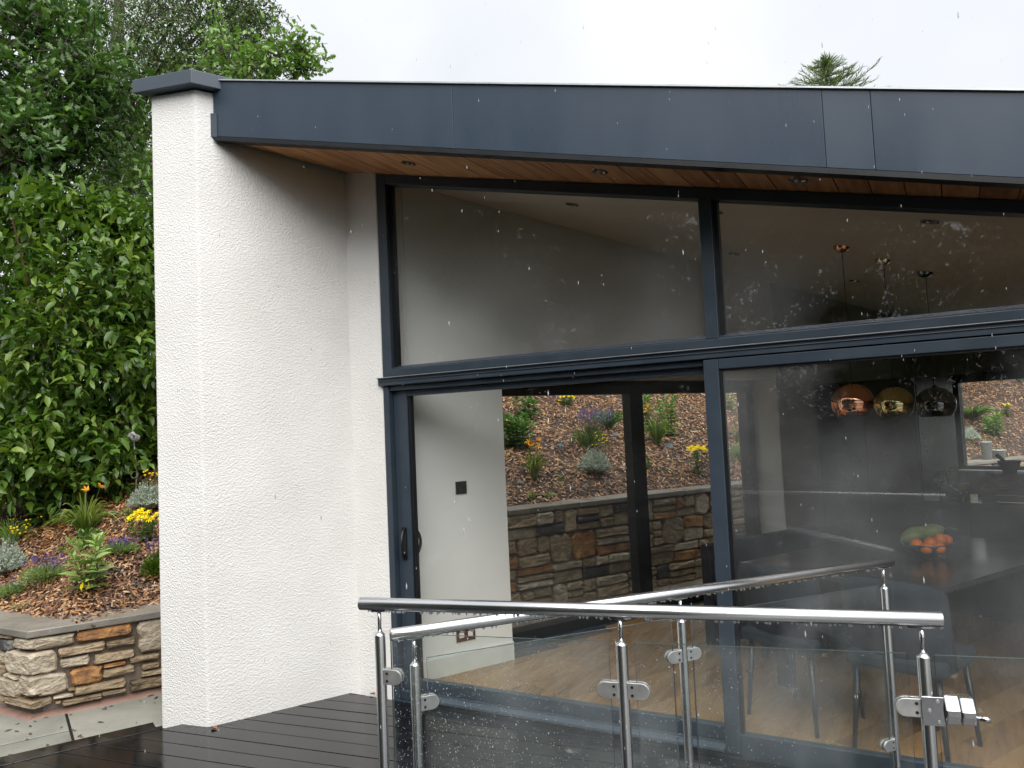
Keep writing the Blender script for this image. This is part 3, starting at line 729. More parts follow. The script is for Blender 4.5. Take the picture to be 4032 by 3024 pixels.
# ================================================================== HOUSE
house = thing('house', 'white rendered single storey house with anthracite fascia and large sliding glass doors', 'house', (-3.12, 0, 0))
A_, B_, C_ = np.array([-4.134, -0.871]), np.array([-3.798, -0.816]), np.array([-3.382, 0.012])
capz = lambda x, y: 3.828 + 0.05 * ((x * N[0] + y * N[1]) - 2.97) - 0.03 * ((x * U[0] + y * U[1]) + 2.44)
o_end = un(5.1, 3.29); i_end = un(-1.30, 3.01)
outer = [tuple(A_), tuple(B_), tuple(C_), tuple(i_end[:2]), tuple(un(-1.30, 3.29)[:2])]
MB().plan(outer, -0.1, lambda x, y: capz(x, y) - 0.09).build('wing_wall', M['render'], house, bevel=0.012)
MB().plan([(-3.42, 0.012), (-3.118, 0.012), (-3.118, 0.20), (-3.06, 0.32), (-3.32, 0.32)], -0.1, lambda x, y: zs(x) + 0.04).build('wall_return', M['render'], house, bevel=0.006)
# metal capping on the wing wall
cp = [un(-2.70, 3.36), np.array([-4.16, -0.955, 0]), np.array([-3.765, -0.893, 0]), un(-1.2, 2.955), un(-1.2, 3.36)]
cp = [np.array([-4.205, -0.945, 0]), np.array([-3.755, -0.875, 0]), un(-1.2, 2.955), un(-1.2, 3.36)]
cap = MB().plan([(q[0], q[1]) for q in cp], lambda x, y: capz(x, y) - 0.085, capz).build('capping', M['alu_cap'], house, bevel=0.004)
cp2 = [un(-1.19, 2.955), un(5.1, 2.955), un(5.1, 3.36), un(-1.19, 3.36)]
MB().plan([(q[0], q[1]) for q in cp2], lambda x, y: zs(x) + 0.30, lambda x, y: zs(x) + 0.40).build('capping', M['alu_cap'], house)

# roof: slab, fascia panels, cedar soffit boards, downlights
FA, FB = np.array([-3.742, -0.731, 0]), np.array([2.7, -0.731 + 0.107 * 6.442, 0])
ft = unit(FB - FA); fo = np.array([ft[1], -ft[0], 0])
roofp = [FA - fo * 0.04 + ft * 0.02, FB - fo * 0.04, un(3.4, -2.9), un(5.2, -2.9), un(5.2, 3.0), un(-2.30, 3.0)]
roof = MB().plan([(q[0], q[1]) for q in roofp], lambda x, y: zs(x) + 0.032, lambda x, y: zs(x) + 0.345).build('roof', M['alu_cap'], house)
seams = [0.0, 1.62, 3.38, 3.565, 5.2, 6.4]
for s0, s1 in zip(seams[:-1], seams[1:]):
    a = FA + ft * (s0 + 0.0008); b = FA + ft * (s1 - 0.0008)
    poly = [a, b, b - fo * 0.03, a - fo * 0.03]
    MB().plan([(q[0], q[1]) for q in poly], lambda x, y: zs(x) + 0.012, lambda x, y: zs(x) + 0.352).build('fascia_panel', M['alu_fascia'], roof, bevel=0.002)
a, b = FA, FB
MB().plan([(q[0], q[1]) for q in (a + fo * 0.004, b + fo * 0.004, b - fo * 0.07, a - fo * 0.07)], lambda x, y: zs(x) - 0.014, lambda x, y: zs(x) + 0.010).build('drip_trim', M['alu_black'], roof)
MB().plan([(q[0], q[1]) for q in (a + fo * 0.012, b + fo * 0.012, b - fo * 0.09, a - fo * 0.09)], lambda x, y: zs(x) + 0.354, lambda x, y: zs(x) + 0.362).build('edge_flashing', M['lead_edge'], roof)
MB().plan([(q[0], q[1]) for q in (a - ft * 0.02 + fo * 0.006, a + ft * 0.03 + fo * 0.006, a + ft * 0.03 + fo * 0.001, a - ft * 0.02 + fo * 0.001)], lambda x, y: zs(x) + 0.006, lambda x, y: zs(x) + 0.15).build('end_flashing', M['alu_cap'], roof)
x = -3.80
while x < 1.3:
    w = 0.137
    poly = [(x + 0.0025, -0.9), (x + w - 0.0025, -0.9), (x + w - 0.0025, 0.03), (x + 0.0025, 0.03)]
    poly = clip(poly, fo, FA @ fo - 0.07); poly = clip(poly, N, 3.005)
    if len(poly) > 2: MB().plan(poly, lambda x_, y_: zs(x_) + 0.002, lambda x_, y_: zs(x_) + 0.022).build('soffit_board', M['cedar'], roof)
    x += w
MB().plan([(-3.7, -0.7), (1.4, -0.12), (1.4, 0.05), (-3.4, 0.05)], lambda x, y: zs(x) + 0.024, lambda x, y: zs(x) + 0.030).build('soffit_batten', M['black'], roof)
def downlight(x, y, r=0.042):
    b = MB(); z = zs(x)
    sl = -0.2377
    for r0, r1, dz in ((r, r * 0.72, -0.004),):
        V = []
        for rr, d in ((r, 0.004), (r, -0.004), (r * 0.7, -0.004), (r * 0.66, 0.002)):
            V += [(x + rr * math.cos(k * math.pi / 10), y + rr * math.sin(k * math.pi / 10), z + sl * rr * math.cos(k * math.pi / 10) + d) for k in range(20)]
        F = [(i * 20 + k, (i + 1) * 20 + k, (i + 1) * 20 + (k + 1) % 20, i * 20 + (k + 1) % 20) for i in range(3) for k in range(20)]
        b.add(V, F)
        b.add([(x + r * .67 * math.cos(k * math.pi / 10), y + r * .67 * math.sin(k * math.pi / 10), z + sl * r * .67 * math.cos(k * math.pi / 10) + 0.001) for k in range(20)], [tuple(range(19, -1, -1))])
    b.build('downlight', M['nickel'], house)
for x, y in ((-2.63, -0.285), (-1.467, -0.233), (-0.522, -0.198)): downlight(x, y)
for x, y in ((-2.014, 0.614), (-1.10, 0.60), (-0.021, 0.543), (-1.35, 2.1), (-0.6, 3.0)): downlight(x, y)
# ceiling
cl = [(-3.07, 0.10), (2.4, 0.10), tuple(un(4.95, -1.95)[:2]), tuple(un(4.95, 2.9)[:2]), tuple(un(-1.2, 2.9)[:2])]
MB().plan(cl, lambda x, y: zs(x) + 0.002, lambda x, y: zs(x) + 0.026).build('ceiling', M['ceiling'], house)

# ---- upper fixed window
uw = bpy.data.objects.new('clerestory_window', None); COL.objects.link(uw); uw.parent = house; uw.location = (0, 0, 0)
uw.location = Vector((0, 0, 0)) - Vector(house.location)
XR = 2.0
def fr(poly, y0, y1, name='frame', mat='alu', parent=None, bevel=0.003): return MB().front(poly, y0, y1).build(name, M[mat], parent or uw, bevel)
topf = lambda x, d=0: zs(x) - d
fr([(-3.116, 1.985), (-3.045, 1.985), (-3.045, topf(-3.045, .002)), (-3.116, topf(-3.116, .002))], 0.015, 0.10)
fr([(-3.045, topf(-3.045, .062)), (XR, topf(XR, .055)), (XR, topf(XR, .002)), (-3.045, topf(-3.045, .002))], 0.015, 0.10)
fr([(-3.045, 1.985), (XR, 1.985), (XR, 2.028), (-3.045, 2.028)], 0.015, 0.10)
for xm in (-1.008, 1.05):
    fr([(xm - 0.033, 2.0285), (xm + 0.033, 2.0285), (xm + 0.033, topf(xm + .033, .058)), (xm - 0.033, topf(xm - .033, .058))], 0.012, 0.10, 'mullion')
MB().extr([(0.0, 0.0), (0.0, 0.004), (0.045, 0.024), (0.045, 0.0)], (-3.045, 0.016, 2.0285), (XR, 0.016, 2.0285), (0, 1, 0), (0, 0, 1)).build('glazing_bead', M['alu'], uw)
for x0, x1 in ((-3.045, -1.041), (-0.975, 1.017)):
    fr([(x0, 2.028), (x0 + 0.022, 2.028), (x0 + 0.022, topf(x0 + .022, .064)), (x0, topf(x0, .064))], 0.045, 0.09, 'glazing_bead', 'alu_black', bevel=0)
    fr([(x0 - .004, 2.03), (x1 + .004, 2.03), (x1 + .004, topf(x1, .05)), (x0 - .004, topf(x0, .05))], 0.060, 0.084, 'pane', 'glass_win', bevel=0)
# transom cladding with its drip ledge
MB().extr([(0.02, 0.0), (-0.012, 0.004), (-0.012, 0.028), (-0.018, 0.030), (-0.018, 0.0325), (-0.012, 0.0335), (-0.012, 0.044), (-0.022, 0.047), (-0.022, 0.056), (0.02, 0.060)], (-3.135, 0, 1.926), (XR + .6, 0, 1.926), (0, 1, 0), (0, 0, 1)).build('transom', M['alu'], house, bevel=0.001)
MB().box(-3.12, XR + .6, 0.021, 0.12, 1.926, 1.984).build('transom_core', M['alu'], house)
MB().extr([(0.0, 0.0), (-0.006, 0.002), (-0.006, 0.0035), (0.0, 0.006)], (-3.135, -0.0225, 1.976), (XR + .6, -0.0225, 1.976), (0, 1, 0), (0, 0, 1)).build('transom_lip', M['lead_edge'], house)

# ---- sliding doors
sd = bpy.data.objects.new('sliding_door', None); COL.objects.link(sd); sd.parent = house; sd.location = Vector((0, 0, 0)) - Vector(house.location)
def df(x0, x1, z0, z1, y0, y1, name='frame', mat='alu', bevel=0.004): return MB().box(x0, x1, y0, y1, z0, z1).build(name, M[mat], sd, bevel)
df(-3.116, -3.072, -0.03, 1.924, 0.012, 0.13)                        # outer jamb
df(-3.072, -1.06, 1.895, 1.924, 0.02, 0.13)                          # outer head
df(-3.072, -1.06, -0.02, 0.035, 0.03, 0.13)                          # track
# left leaf, set back
df(-3.070, -2.965, 0.036, 1.893, 0.055, 0.105); df(-2.964, -2.945, 0.105, 1.858, 0.066, 0.10, 'gasket', 'alu_black', 0)
df(-2.964, -1.03, 1.858, 1.893, 0.055, 0.105, 'frame'); df(-2.964, -1.03, 0.036, 0.104, 0.055, 0.105)
df(-1.03, -0.99, 0.036, 1.893, 0.055, 0.105)
df(-2.946, -1.028, 0.10, 1.862, 0.072, 0.094, 'pane', 'glass_clear', 0)
# right leaf, in front
df(-1.058, -0.983, 0.0, 1.924, -0.004, 0.046); df(-0.982, 2.4, 1.872, 1.924, -0.004, 0.046); df(-0.982, 2.4, -0.02, 0.098, -0.004, 0.046)
df(-0.982, -0.966, 0.099, 1.871, 0.008, 0.04, 'gasket', 'alu_black', 0); df(-0.965, 2.4, 1.862, 1.871, 0.008, 0.04, 'gasket', 'alu_black', 0)
df(-0.967, 2.39, 0.096, 1.864, 0.012, 0.034, 'pane', 'glass_door', 0)
df(2.4, 2.5, -0.02, 1.924, -0.004, 0.1)
MB().extr([(0, 0), (-0.052, -0.006), (-0.052, -0.022), (0, -0.022)], (-2.90, 0.010, 0.038), (-1.056, 0.010, 0.038), (0, 1, 0), (0, 0, 1)).build('threshold_ledge', M['alu_cap'], sd, 0.002)
MB().box(-3.12, 2.5, -0.03, 0.03, -0.06, -0.021).build('threshold_base', M['alu'], sd)
for (hx, hy, sgn) in ((-3.018, 0.055, -1), (-2.985, 0.106, 1)):
    pts = [(hx, hy, 1.03)] + [(hx + 0.012 * math.sin(math.pi * k / 10), hy + sgn * 0.052 * math.sin(math.pi * k / 10) ** 0.7, 1.03 - 0.19 * k / 10) for k in range(1, 10)] + [(hx, hy, 0.84)]
    hb_ = MB(); hb_.tube(pts, 0.009, 8); hb_.box(hx - 0.016, hx + 0.016, min(hy, hy + sgn * .008), max(hy, hy + sgn * .008), 0.835, 1.035)
    hd = hb_.build('handle', M['alu_black'], sd)
    if sgn < 0: MB().tube([(hx - 0.004, hy - 0.008, 0.875), (hx - 0.004, hy - 0.016, 0.875)], 0.009, 10).build('lock_cylinder', M['steel_pol'], sd)

# ---- side wall with its own sliding glazing, back wall with kitchen window
def unwall(u0, u1, n0, n1, z0, z1, name, mat, bevel=0):
    p = [un(u0, n0), un(u1, n0), un(u1, n1), un(u0, n1)]
    return MB().plan([(q[0], q[1]) for q in p], z0, z1).build(name, M[mat], house, bevel)
top_ = lambda x, y: zs(x) + 0.03
rtop = lambda x, y: zs(x) + 0.30
unwall(-1.16, -0.43, 2.87, 3.03, -0.05, top_, 'inner_wall', 'plaster', 0.003)
unwall(-1.30, -0.43, 3.032, 3.288, -0.1, rtop, 'outer_wall', 'render')
unwall(-0.43, 2.65, 2.87, 3.28, 1.985, top_, 'inner_wall', 'plaster')
unwall(2.65, 5.1, 2.87, 3.03, -0.05, top_, 'inner_wall', 'plaster_dark')
unwall(2.65, 5.1, 3.032, 3.288, -0.1, rtop, 'outer_wall', 'render')
unwall(2.641, 2.65, 2.872, 3.16, 0.0, 1.984, 'reveal', 'plaster')
unwall(4.9, 5.12, 2.46, 2.87, -0.05, top_, 'back_wall', 'plaster_dark'); unwall(4.9, 5.12, -2.2, 0.6, -0.05, top_, 'back_wall', 'plaster_dark')
unwall(4.9, 5.12, 0.6, 2.46, -0.05, 0.98, 'back_wall', 'plaster_dark'); unwall(4.9, 5.12, 0.6, 2.46, 1.985, top_, 'back_wall', 'plaster_dark')
unwall(0.9, 5.1, -2.2, -1.98, -0.05, top_, 'end_wall', 'plaster_dark')
unwall(-1.15, -0.432, 2.851, 2.869, 0.0, 0.145, 'skirting', 'white', 0.004)
sg = bpy.data.objects.new('side_glazing', None); COL.objects.link(sg); sg.parent = house; sg.location = Vector((0, 0, 0)) - Vector(house.location)
def sgb(u0, u1, n0, n1, z0, z1, name='frame', mat='alu_black', bevel=0.003):
    p = [un(u0, n0), un(u1, n0), un(u1, n1), un(u0, n1)]
    return MB().plan([(q[0], q[1]) for q in p], z0, z1).build(name, M[mat], sg, bevel)
sgb(-0.43, 2.64, 3.15, 3.27, 1.875, 1.984); sgb(-0.43, 2.64, 3.15, 3.29, -0.03, 0.105); sgb(-0.43, -0.30, 3.15, 3.27, 0.105, 1.875)
sgb(2.55, 2.64, 3.15, 3.27, 0.105, 1.875); sgb(1.055, 1.205, 3.16, 3.26, 0.105, 1.875, 'mullion')
sgb(-0.43, 2.64, 3.10, 3.148, 0.0, 0.025, 'track', 'alu')
for a, b in ((-0.31, 1.065), (1.195, 2.56)): sgb(a, b, 3.20, 3.222, 0.10, 1.88, 'pane', 'glass_clear', 0)
pts = [un(2.50, 3.15, 1.12)] + [un(2.50, 3.15 - 0.06 * math.sin(math.pi * k / 10) ** .7, 1.12 - 0.24 * k / 10) for k in range(1, 10)] + [un(2.50, 3.15, 0.88)]
MB().tube(pts, 0.011, 8).build('handle', M['alu_black'], sg)
kw = bpy.data.objects.new('kitchen_window', None); COL.objects.link(kw); kw.parent = house; kw.location = Vector((0, 0, 0)) - Vector(house.location)
def kwb(n0, n1, z0, z1, u0=4.96, u1=5.03, name='frame', mat='alu_black'):
    p = [un(u0, n0), un(u1, n0), un(u1, n1), un(u0, n1)]
    return MB().plan([(q[0], q[1]) for q in p], z0, z1).build(name, M[mat], kw)
kwb(0.6, 2.46, 1.895, 1.984); kwb(0.6, 2.46, 0.981, 1.03); kwb(2.37, 2.46, 1.031, 1.894); kwb(0.6, 0.69, 1.031, 1.894)
kwb(0.69, 2.37, 1.03, 1.895, 4.985, 5.005, 'pane', 'glass_clear'); kwb(0.6, 2.46, 0.981, 0.995, 4.80, 4.955, 'sill', 'white')

# oak floor
floor = bpy.data.objects.new('floor', None); COL.objects.link(floor); floor['kind'] = 'structure'
n0 = -2.0; k = 0
while n0 < 3.1:
    u0 = -1.6 - random.random()
    while u0 < 4.9:
        ln = random.uniform(1.5, 2.4)
        p = [un(u0 + .001, n0 + .001), un(u0 + ln - .001, n0 + .001), un(u0 + ln - .001, n0 + .189), un(u0 + .001, n0 + .189)]
        poly = [(q[0], q[1]) for q in p]; poly = clip(poly, (0, -1), -0.108); poly = clip(poly, U, 4.88) if len(poly) > 2 else poly
        nmax = 2.868 if (u0 + ln / 2 < -0.43 or u0 + ln / 2 > 2.6) else 3.098
        poly = clip(poly, N, nmax) if len(poly) > 2 else poly
        if len(poly) > 2: MB().plan(poly, 0.0, 0.02).build('floor_plank', M['oak'], floor)
        u0 += ln
    n0 += 0.19
MB().plan([(-3.0, 0.10), (2.4, 0.10), tuple(un(4.9, -1.98)[:2]), tuple(un(4.9, 3.1)[:2]), tuple(un(-0.4, 3.1)[:2])], -0.05, -0.002).build('screed', M['walnut'], floor)

# ================================================================== RAILINGS
def disc_prism(c, ax, ay, az, outline, h):
    """outline (p, q) in axes ax, ay extruded +-h along az, about c"""
    c, ax, ay, az = [np.asarray(q, float) for q in (c, ax, ay, az)]; n = len(outline)
    V = [c + p * ax + q * ay - h * az for p, q in outline] + [c + p * ax + q * ay + h * az for p, q in outline]
    return V, [tuple(range(n - 1, -1, -1)), tuple(range(n, 2 * n))] + [(i, (i + 1) % n, n + (i + 1) % n, n + i) for i in range(n)]

def post(par, P, ztop, zrail, R=0.0168, z0=-0.02):
    p = np.asarray(P, float)
    b = MB().lathe((p[0], p[1], 0), [(R, z0), (R, ztop - 0.012), (R * 0.97, ztop - 0.010), (R * 0.45, ztop), (0.0001, ztop)], 24)
    o = b.build('post', M['steel'], par)
    MB().tube([(p[0], p[1], ztop - 0.004), (p[0], p[1], zrail - 0.016)], 0.0062, 12).build('rod', M['steel_pol'], o)
    r = MB().lathe((p[0], p[1], 0), [(R * 1.75, z0 + 0.02), (R * 2.6, z0 + 0.022), (R * 2.6, z0 + 0.03), (R * 1.02, z0 + 0.034)], 24)
    r.build('base_flange', M['steel'], o)
    return o

def saddle(par, P, t, zrail, R):
    b = MB(); V, F = disc_prism((P[0], P[1], zrail - R - 0.0005), t, np.cross([0, 0, 1], t), (0, 0, 1), [(0.034 * math.cos(a * math.pi / 8), 0.012 * math.sin(a * math.pi / 8)) for a in range(16)], 0.0022)
    b.add(V, F).build('saddle', M['steel_pol'], par)

def clamp(par, P, t, z, sgn):
    """D-shaped glass clamp reaching sgn*t from the post axis P"""
    t = np.asarray(t, float) * sgn; o = np.cross(t, [0, 0, 1.0])
    out = [(0.013, -0.0235), (0.052, -0.0235)] + [(0.052 + 0.0235 * math.cos(a), 0.0235 * math.sin(a)) for a in np.linspace(-math.pi / 2, math.pi / 2, 9)[1:-1]] + [(0.052, 0.0235), (0.013, 0.0235)]
    b = MB()
    for s in (-1, 1):
        V, F = disc_prism(np.array([P[0], P[1], z]) + o * s * 0.0088, t, (0, 0, 1), o, out, 0.0042); b.add(V, F)
    V, F = disc_prism(np.array([P[0], P[1], z]), t, (0, 0, 1), o, [(0.013, -0.0232), (0.030, -0.0232), (0.030, 0.0232), (0.013, 0.0232)], 0.0046); b.add(V, F)
    c = b.build('glass_clamp', M['clamp'], par, bevel=0.0016)
    for s in (-1, 1):
        for dz in (-0.0115, 0.0115):
            q = np.array([P[0], P[1], z + dz]) + t * 0.026
            MB().tube([q + o * s * 0.0128, q + o * s * 0.0142], 0.0042, 10).build('screw', M['dark'], c)

def panel(par, a, b, z0, z1, name='glass_panel'):
    a = np.asarray(a, float); b = np.asarray(b, float); t = unit(b - a); o = np.array([-t[1], t[0], 0]); h = 0.0045
    V = [(*((p + o * s * h)[:2]), z) for p in (a, b) for s in (-1, 1) for z in (z0, z1)]
    F = [(0, 4, 5, 1), (6, 2, 3, 7)]
    g = MB().add(V, F).build(name, M['glass_rail'], par)
    e = MB().add(V, [(1, 5, 7, 3), (0, 2, 6, 4), (0, 1, 3, 2), (4, 6, 7, 5)]).build('polished_edge', M['glass_edge'], g)
    return g

def drip_row(par, a, b, z, k, R, seed, name='water_drops'):
    r = np.random.default_rng(seed); a = np.asarray(a, float); b = np.asarray(b, float); m = MB(); t = unit(b - a); o = np.array([-t[1], t[0], 0])
    for s in np.sort(r.random(k)):
        p = a + (b - a) * s; q = r.uniform(0.0022, 0.0042)
        m.lathe((p[0], p[1], 0), [(q * .2, z - R + 0.001), (q, z - R - q * .4), (q * .9, z - R - q * 1.3), (q * .35, z - R - q * 2.0), (0.0001, z - R - q * 2.2)], 7)
    return tag(m.build(name, M['water'], par), kind='stuff')

def panel_drops(par, a, b, z0, z1, k, seed, name='water_drops'):
    r = np.random.default_rng(seed); a = np.asarray(a, float); b = np.asarray(b, float); t = unit(b - a); o = np.array([-t[1], t[0], 0]); o = o if o[1] < 0 else -o
    L = np.linalg.norm(b - a); s = r.beta(0.8, 1.6, k) * (L - 0.02) + 0.01; z = z0 + (z1 - z0 - 0.004) * r.random(k); q = r.uniform(0.0006, 0.0014, k) * np.where(r.random(k) < .06, 1.7, 1)
    C = a[None, :2] + t[None, :2] * s[:, None]; C = np.concatenate([C, z[:, None]], 1) + o * 0.0046
    T = np.array([(-1, 0, 0), (0, -1.5, 0), (1, 0, 0), (0, 1.2, 0), (0, -0.3, 0.8)])
    V = C[:, None] + q[:, None, None] * (T[None, :, 0, None] * t + T[None, :, 1, None] * np.array([0, 0, 1.0]) + T[None, :, 2, None] * o)
    F = np.array([(0, 1, 4), (1, 2, 4), (2, 3, 4), (3, 0, 4)])
    me = fastmesh(name, V.reshape(-1, 3), [(F[None] + (np.arange(k) * 5)[:, None, None]).reshape(-1, 3)], smooth_=True)
    return tag(link(name, me, M['water'], par), kind='stuff')

FLr, FRr = np.array([-1.678, -1.913, 0]), np.array([-0.051, -1.556, 0])
BLr, BRr = np.array([-1.627, -1.832, 0]), np.array([-0.263, -0.081, 0])
tf = unit(FRr - FLr); tb = unit(BRr - BLr)
RR = 0.0198
def railing(name, label, a, b, t, zr, zpost, zglass, zclamps, posts, panels, drops, seed):
    th = thing(name, label, 'railing', (a[0], a[1], 0))
    pr = [(0.0001, 0), (RR * 0.9, 0), (RR, 0.0015), (RR, 1)]
    up = np.array([0, 0, 1.0])
    h = MB(); L = np.linalg.norm(b - a)
    h.tube([a + up * zr, a + t * 0.0015 + up * zr, b - t * 0.0015 + up * zr, b + up * zr], [RR * 0.93, RR, RR, RR * 0.93], 32)
    h.build('handrail', M['steel'], th)
    for s in posts:
        P = a + t * s; post(th, P, zpost, zr); saddle(th, P, t, zr, RR)
    for s0, s1, cl0, cl1, k in panels:
        g = panel(th, a + t * s0, a + t * s1, 0.06, zglass)
        if k: panel_drops(th, a + t * s0, a + t * s1, 0.25, zglass, k, seed + int(s0 * 10))
        for zc_ in zclamps:
            if cl0 is not None: clamp(th, a + t * cl0, t, zc_, 1)
            if cl1 is not None: clamp(th, a + t * cl1, t, zc_, -1)
    drip_row(th, a, b, zr, drops, RR, seed)
    return th
front_rail = railing('railing', 'nearer steel and glass railing with the higher handrail and the gate latch', FLr, FRr, tf, 1.085, 1.000, 0.996, (0.862, 0.21),
    (0.066, 0.834, 1.615), ((0.103, 0.797, 0.066, 0.834, 1200), (0.872, 1.577, 0.834, 1.615, 500)), 120, 11)
back_rail = railing('railing', 'farther steel and glass railing running back to the sliding door', BLr, BRr, tb, 0.970, 0.874, 0.880, (0.738, 0.21),
    (0.079, 1.121, 2.167), ((0.119, 1.075, 0.079, 1.121, 900), (1.165, 2.135, 1.121, 2.167, 250)), 130, 23)
# glass gate on the right of the nearer railing, with its box latch
gate = thing('glass_gate', 'frameless glass gate with a steel box latch beside the right-hand post', 'gate', tuple(FLr + tf * 1.64))
panel(gate, FLr + tf * 1.640, FLr + tf * 2.45, 0.06, 0.994)
post(gate, FLr + tf * 2.49, 1.0, 1.085)
gp = FLr + tf * 1.615; go = np.array([tf[1], -tf[0], 0]); up = np.array([0, 0, 1.0])
lt = thing('gate_latch', 'polished steel box latch with a small bolt on the right-hand post', 'latch', tuple(gp + up * 0.85))
MB().obox(gp + tf * 0.010 + go * 0.0185 + up * 0.858, tf, go, up, 0.026, 0.0014, 0.036).build('mounting_plate', M['steel_pol'], lt, 0.001)
lp = [(0.0, 0.034), (0.012, 0.034), (0.034, 0.004), (0.035, -0.010), (0.024, -0.034), (0.0, -0.034)]
MB().extr(lp, gp + tf * 0.036 + go * 0.004 + up * 0.864, gp + tf * 0.0695 + go * 0.004 + up * 0.864, go, up).build('latch_case', M['steel'], lt, 0.004)
MB().extr([(p_ * 0.94, q_ * 0.94) for p_, q_ in lp], gp + tf * 0.0715 + go * 0.004 + up * 0.861, gp + tf * 0.104 + go * 0.004 + up * 0.861, go, up).build('latch_case', M['steel'], lt, 0.004)
MB().tube([gp + tf * 0.100 + go * 0.022 + up * 0.850, gp + tf * 0.120 + go * 0.024 + up * 0.848, gp + tf * 0.122 + go * 0.024 + up * 0.848, gp + tf * 0.134 + go * 0.025 + up * 0.846], [0.0055, 0.0055, 0.0072, 0.0072], 12).build('bolt', M['steel_pol'], lt)
for dx, dz in ((0.022, 0.026), (0.002, 0.002), (0.022, -0.026)):
    q = gp + tf * dx + go * 0.0200 + up * (0.858 + dz); MB().tube([q, q + go * 0.0022], 0.0042, 10).build('screw', M['clamp'], lt)

b = MB()
for i in range(90):
    q = un(rng.uniform(-4.4, -2.3), rng.choice([rng.uniform(3.36, 4.0), 3.98 - abs(rng.normal()) * 0.12]), -0.029); a_ = rng.uniform(0, 6.28); l_ = rng.uniform(0.008, 0.028); w_ = l_ * 0.35
    dx_ = np.array([math.cos(a_), math.sin(a_), 0]); dy_ = np.array([-dx_[1], dx_[0], 0])
    b.add([q - dx_ * l_, q + dy_ * w_, q + dx_ * l_, q - dy_ * w_, q + up * 0.005], [(1, 0, 4), (2, 1, 4), (3, 2, 4), (0, 3, 4)])
tag(b.build('garden_litter', M['walnut']), 'scattered bark crumbs on the wet paving beside the deck', 'litter', kind='stuff')
# fallen leaves on the deck
for k, (px, py, lab) in enumerate(((845, 2868, 'small curled brown leaf lying at the outer corner of the white wall'), (1468, 2733, 'orange brown leaf lying in the inner corner by the glass door'))):
    c = hit_z(px, py, 0.004)
    o = MB().add([c + [-0.03, 0, 0.002], c + [-0.008, -0.014, 0.012], c + [0.025, -0.004, 0.004], c + [0.004, 0.014, 0.010], c + [0, 0, 0.001], c + [0.0, 0.0, -0.002]], [(0, 1, 4), (1, 2, 4), (2, 3, 4), (3, 0, 4), (1, 0, 5), (2, 1, 5), (3, 2, 5), (0, 3, 5)]).build('fallen_leaf', M['dead_leaf'])
    tag(o, lab, 'leaf')

# ================================================================== ROOM CONTENTS
c = hit_n(1814, 1920, 2.869)
sw = thing('light_switch', 'square bronze switch plate on the white inner wall', 'switch', c)
MB().obox(c - N * 0.004, U, N, (0, 0, 1), 0.043, 0.004, 0.043).build('plate', M['nickel'], sw, 0.002)
for s in (-1, 1): MB().obox(c - N * 0.010 + U * s * 0.008, U, N, (0, 0, 1), 0.006, 0.004, 0.011).build('rocker', M['black'], sw, 0.001)
c = hit_n(1833, 2497, 2.869)
so = thing('wall_socket', 'double bronze wall socket low on the white inner wall', 'socket', c)
MB().obox(c - N * 0.004, U, N, (0, 0, 1), 0.073, 0.004, 0.043).build('plate', M['brass_switch'], so, 0.002)
for s in (-1, 1):
    MB().obox(c - N * 0.009 + U * s * 0.034, U, N, (0, 0, 1), 0.018, 0.002, 0.018).build('outlet', M['white'], so, 0.001)
    MB().obox(c - N * 0.011 + U * s * 0.034 + up * 0.028, U, N, (0, 0, 1), 0.007, 0.003, 0.006).build('rocker', M['white'], so, 0.001)

# dining table
tb_ = thing('dining_table', 'dark stone topped dining table with the fruit bowl on it', 'table', un(1.2, 0.9, 0.02))
p = [un(0.32, 0.30), un(2.06, 0.30), un(2.06, 1.47), un(0.32, 1.47)]
MB().plan([(q[0], q[1]) for q in p], 0.72, 0.752).build('tabletop', M['table'], tb_, 0.004)
for uu in (0.5, 1.88):
    for nn in (0.45, 1.32): MB().obox(un(uu, nn, 0.37), U, N, (0, 0, 1), 0.035, 0.035, 0.35).build('leg', M['cabinet'], tb_)

